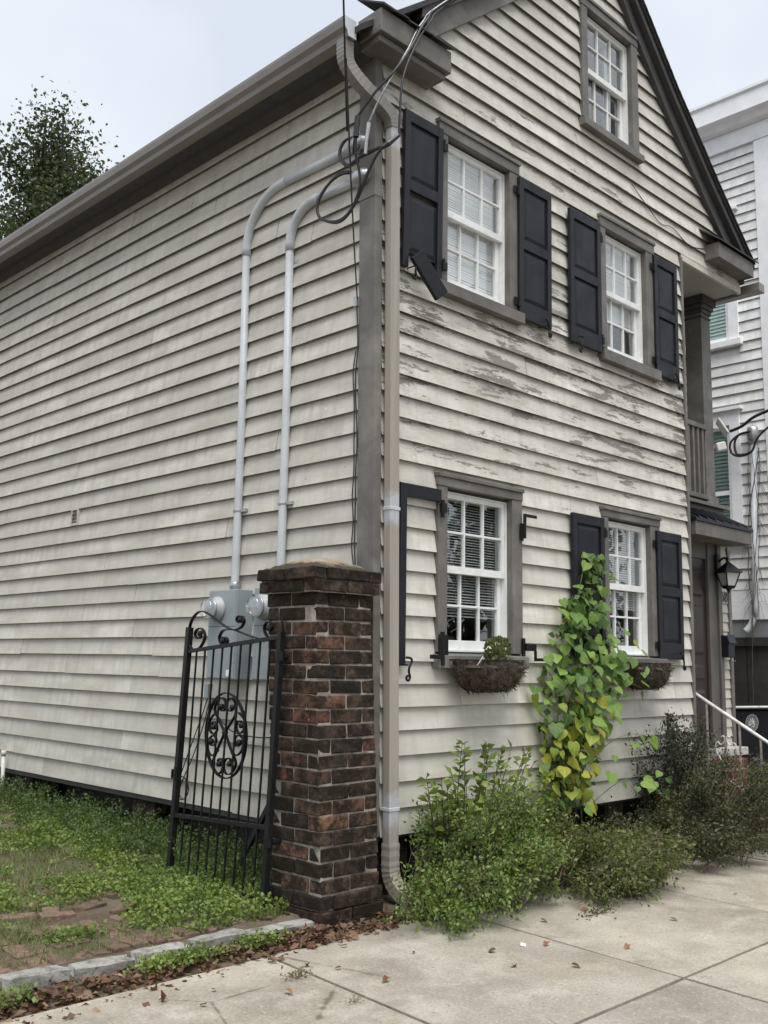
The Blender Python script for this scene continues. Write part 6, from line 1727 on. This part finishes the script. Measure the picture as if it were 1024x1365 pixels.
blades(60000, (-4.2, 0.1), (0.05, 7.5), (.02, .065), (.0015, .003), 'grass_green', 'grass', 'short green grass growing in the yard beside the long wall', lambda x, y: (vnoise(x, y, 1.6, 8) + .3 * vnoise(x, y, 5, 9) > .50) & (np.exp(-((x + 1.5) / .34) ** 2 - ((y - .72) / .30) ** 2) < .4), 1.1)
blades(46000, (-4.2, -0.7), (0.5, 4.5), (.015, .055), (.0015, .003), 'grass_dry', 'dry_grass', 'dry straw coloured grass and thatch at the edge of the yard', lambda x, y: vnoise(x, y, 1.3, 21) + .45 * np.clip((-x - 1.2), 0, 1) > .66, 1.4)
# feathery dark weeds along the crawl space
segs, LP, LD = [], [], []
for k in range(620):
    y0_ = rng.uniform(0.35, 7.8); x0_ = -0.02 - abs(rng.normal(0, .33)) + (0.12 if y0_ > 1 else 0)
    if rng.random() < .22: x0_ = rng.uniform(-.6, -.2)
    if not clear_of(np.array([x0_]), np.array([y0_]))[0] or (x0_ > -.05 and y0_ < .5): continue
    H_ = rng.uniform(.09, .30) * (1.1 if y0_ > 4 else 1.0) * (.7 if x0_ < -.7 else 1)
    z0_ = float(yz(np.array([x0_]), np.array([y0_]))[0])
    ln_ = rng.normal(0, .10, 2)
    P_ = np.array([[x0_ + ln_[0] * t_ * t_, y0_ + ln_[1] * t_ * t_, z0_ + H_ * t_ * (1 - .15 * t_)] for t_ in np.linspace(0, 1, 6)])
    segs.append(([tuple(q) for q in P_], .0022, .001))
    m_ = int(16 + H_ * 90)
    u_ = rng.uniform(.15, 1, m_); j = np.minimum(4, (u_ * 5).astype(int)); f = (u_ * 5 - j)[:, None]
    q = P_[j] * (1 - f) + P_[j + 1] * f + rng.normal(0, .022, (m_, 3)) * np.array([1, 1, .5])
    LP.append(q); LD.append(rand_dir(m_, .3))
LP, LD = np.concatenate(LP), np.concatenate(LD)
V, T_ = leaves_np(LP, rand_dir(len(LP), 1.6), LD, rng.uniform(.014, .036, len(LP)), .26)
wd_ = thing('tall_weeds', 'feathery dark green weeds growing along the bottom of the long wall', 'weeds', (-.2, 3, .05)); 
f_ = link('foliage', np_mesh('foliage', V, T_, 'weed_dark'), wd_); f_['kind'] = 'stuff'
wd_['kind'] = 'stuff'
sg = twig_tubes(segs, 'stems', 'green_stem', wd_)
# leaf litter against the kerb
n = 1900
x = np.concatenate([rng.uniform(-4.2, -0.55, n), rng.normal(-.35, .35, 420)]); y = np.concatenate([-0.16 - abs(rng.normal(0, .16, n)) - .10 * np.clip((-x[:n] - 1.2) / 1.4, 0, 1) * rng.random(n), rng.uniform(-.52, -.26, 420)])
P_ = np.stack([x, y, np.where(y > -.5, .004, .006) + rng.random(len(x)) * .03 * np.exp(-((y + .24) / .16) ** 2)], 1)
P_[:, 2] = np.where((y > -.44) & (x > -1.3) | (y > -.60) & (x <= -1.3), P_[:, 2] - .015, P_[:, 2])
V, T_ = leaves_np(P_, rand_dir(len(x), 2.0), rand_dir(len(x), .05) * np.array([1, 1, .35]), rng.uniform(.025, .07, len(x)), .28, .16)
o = link('leaf_litter', np_mesh('leaf_litter', V, T_, 'litter')); tag(o, 'drift of dry red brown leaves along the granite kerb', 'leaves', None, 'stuff')
# soil bed under the litter so the kerb gap is closed
bed = MB(); bed.box(-4.6, -0.05, -0.80, -0.06, -0.06, -0.022); bo = struct(bed.build('planting_bed', 'soil'))
bed = MB(); bed.box(-0.05, 5.0, -0.46, 0.28, -0.06, 0.012); bo = struct(bed.build('planting_bed', 'soil'))
# weeds in the litter and along the joint
n = 1500
cxs = rng.choice([-1.72, -1.55, -1.1, -2.6], n); x = cxs + rng.normal(0, .10, n); y = -.27 + rng.normal(0, .05, n)
V, T_ = leaves_np(np.stack([x, y, .01 + rng.random(n) * .05], 1), rand_dir(n, 2), rand_dir(n, .3), rng.uniform(.012, .03, n), .42)
o = link('ground_cover', np_mesh('ground_cover', V, T_, 'clover')); tag(o, 'tufts of green weeds among the dry leaves on the street side of the kerb', 'ground cover', None, 'stuff')

# single fallen leaves
fm = [heart_mesh('leaf_blade', 'fallen', random.uniform(.1, .5), random.uniform(.2, .6)) for _ in range(4)]
spots = [(-1.15, -.75), (-.75, -.62), (-.55, -.95), (-1.0, -1.2), (-.2, -1.25), (.15, -1.35), (.75, -1.15), (.95, -1.3), (-.85, -.42), (-1.75, -.75), (-1.5, -1.0), (-.35, -1.5), (.45, -1.7), (1.2, -1.55), (-1.9, -.9), (-1.25, -.55), (-.62, -.5), (-.9, -.5), (-2.0, -.72), (.55, -1.02), (1.0, -1.05), (2.2, -1.5), (-1.05, -.9), (-.1, -1.7)]
for i, (x, y) in enumerate(spots):
    o = link('fallen_leaf', fm[i % 4]); s = random.uniform(.025, .06); o.scale = (s * .6, s, s); o.location = (x, y, .004 + s * .22); o.rotation_euler = (random.uniform(-.12, .12), random.uniform(-.12, .12), random.uniform(0, 6.28))
    tag(o, 'dry brown leaf lying loose on the concrete sidewalk', 'leaf', 'dry leaves scattered on the sidewalk')
o = link('paper_scrap', MB().hexa([(-.02, -.016, 0), (.022, -.012, 0), (.02, .018, .004), (-.018, .014, .002), (-.02, -.016, .003), (.022, -.012, .006), (.02, .018, .012), (-.018, .014, .008)]).mesh('paper_scrap', 'paper')); o.location = (0.02, -1.28, .004); o.rotation_euler = (0, 0, .5)
tag(o, 'small scrap of white paper on the sidewalk', 'litter')
def sprig(label, c, n_, r_, mat, ls, name='weed_sprig'):
    th = thing(name, label, 'weed', (c[0], c[1], 0))
    q = np.array(c) + rng.normal(0, 1, (n_, 3)) * np.array(r_); q[:, 2] = np.abs(q[:, 2] - c[2]) + .006
    V, T_ = leaves_np(q, rand_dir(n_, 1.5), rand_dir(n_, .3), rng.uniform(ls * .6, ls * 1.3, n_), .3)
    f_ = link('foliage', np_mesh('foliage', V, T_, mat), th); f_['kind'] = 'stuff'
    segs = [([(c[0], c[1], .003), tuple((np.array([c[0], c[1], .006]) + q[k]) / 2), tuple(q[k])], .002, .001) for k in range(0, n_, 5)]
    twig_tubes(segs, 'stem', 'twig', th)
sprig('small dry weed growing in the sidewalk joint', (-1.31, -.86, .01), 60, (.05, .035, .02), 'grass_dry', .022)
sprig('broken leafy twig dropped on the sidewalk in front of the olive shrub', (.98, -1.15, .01), 70, (.10, .03, .014), 'leaf_bush_c', .025, 'fallen_twig')
sprig('short dead weed in the sidewalk joint nearer the road', (-1.345, -1.32, .01), 26, (.03, .03, .012), 'grass_dry', .016)
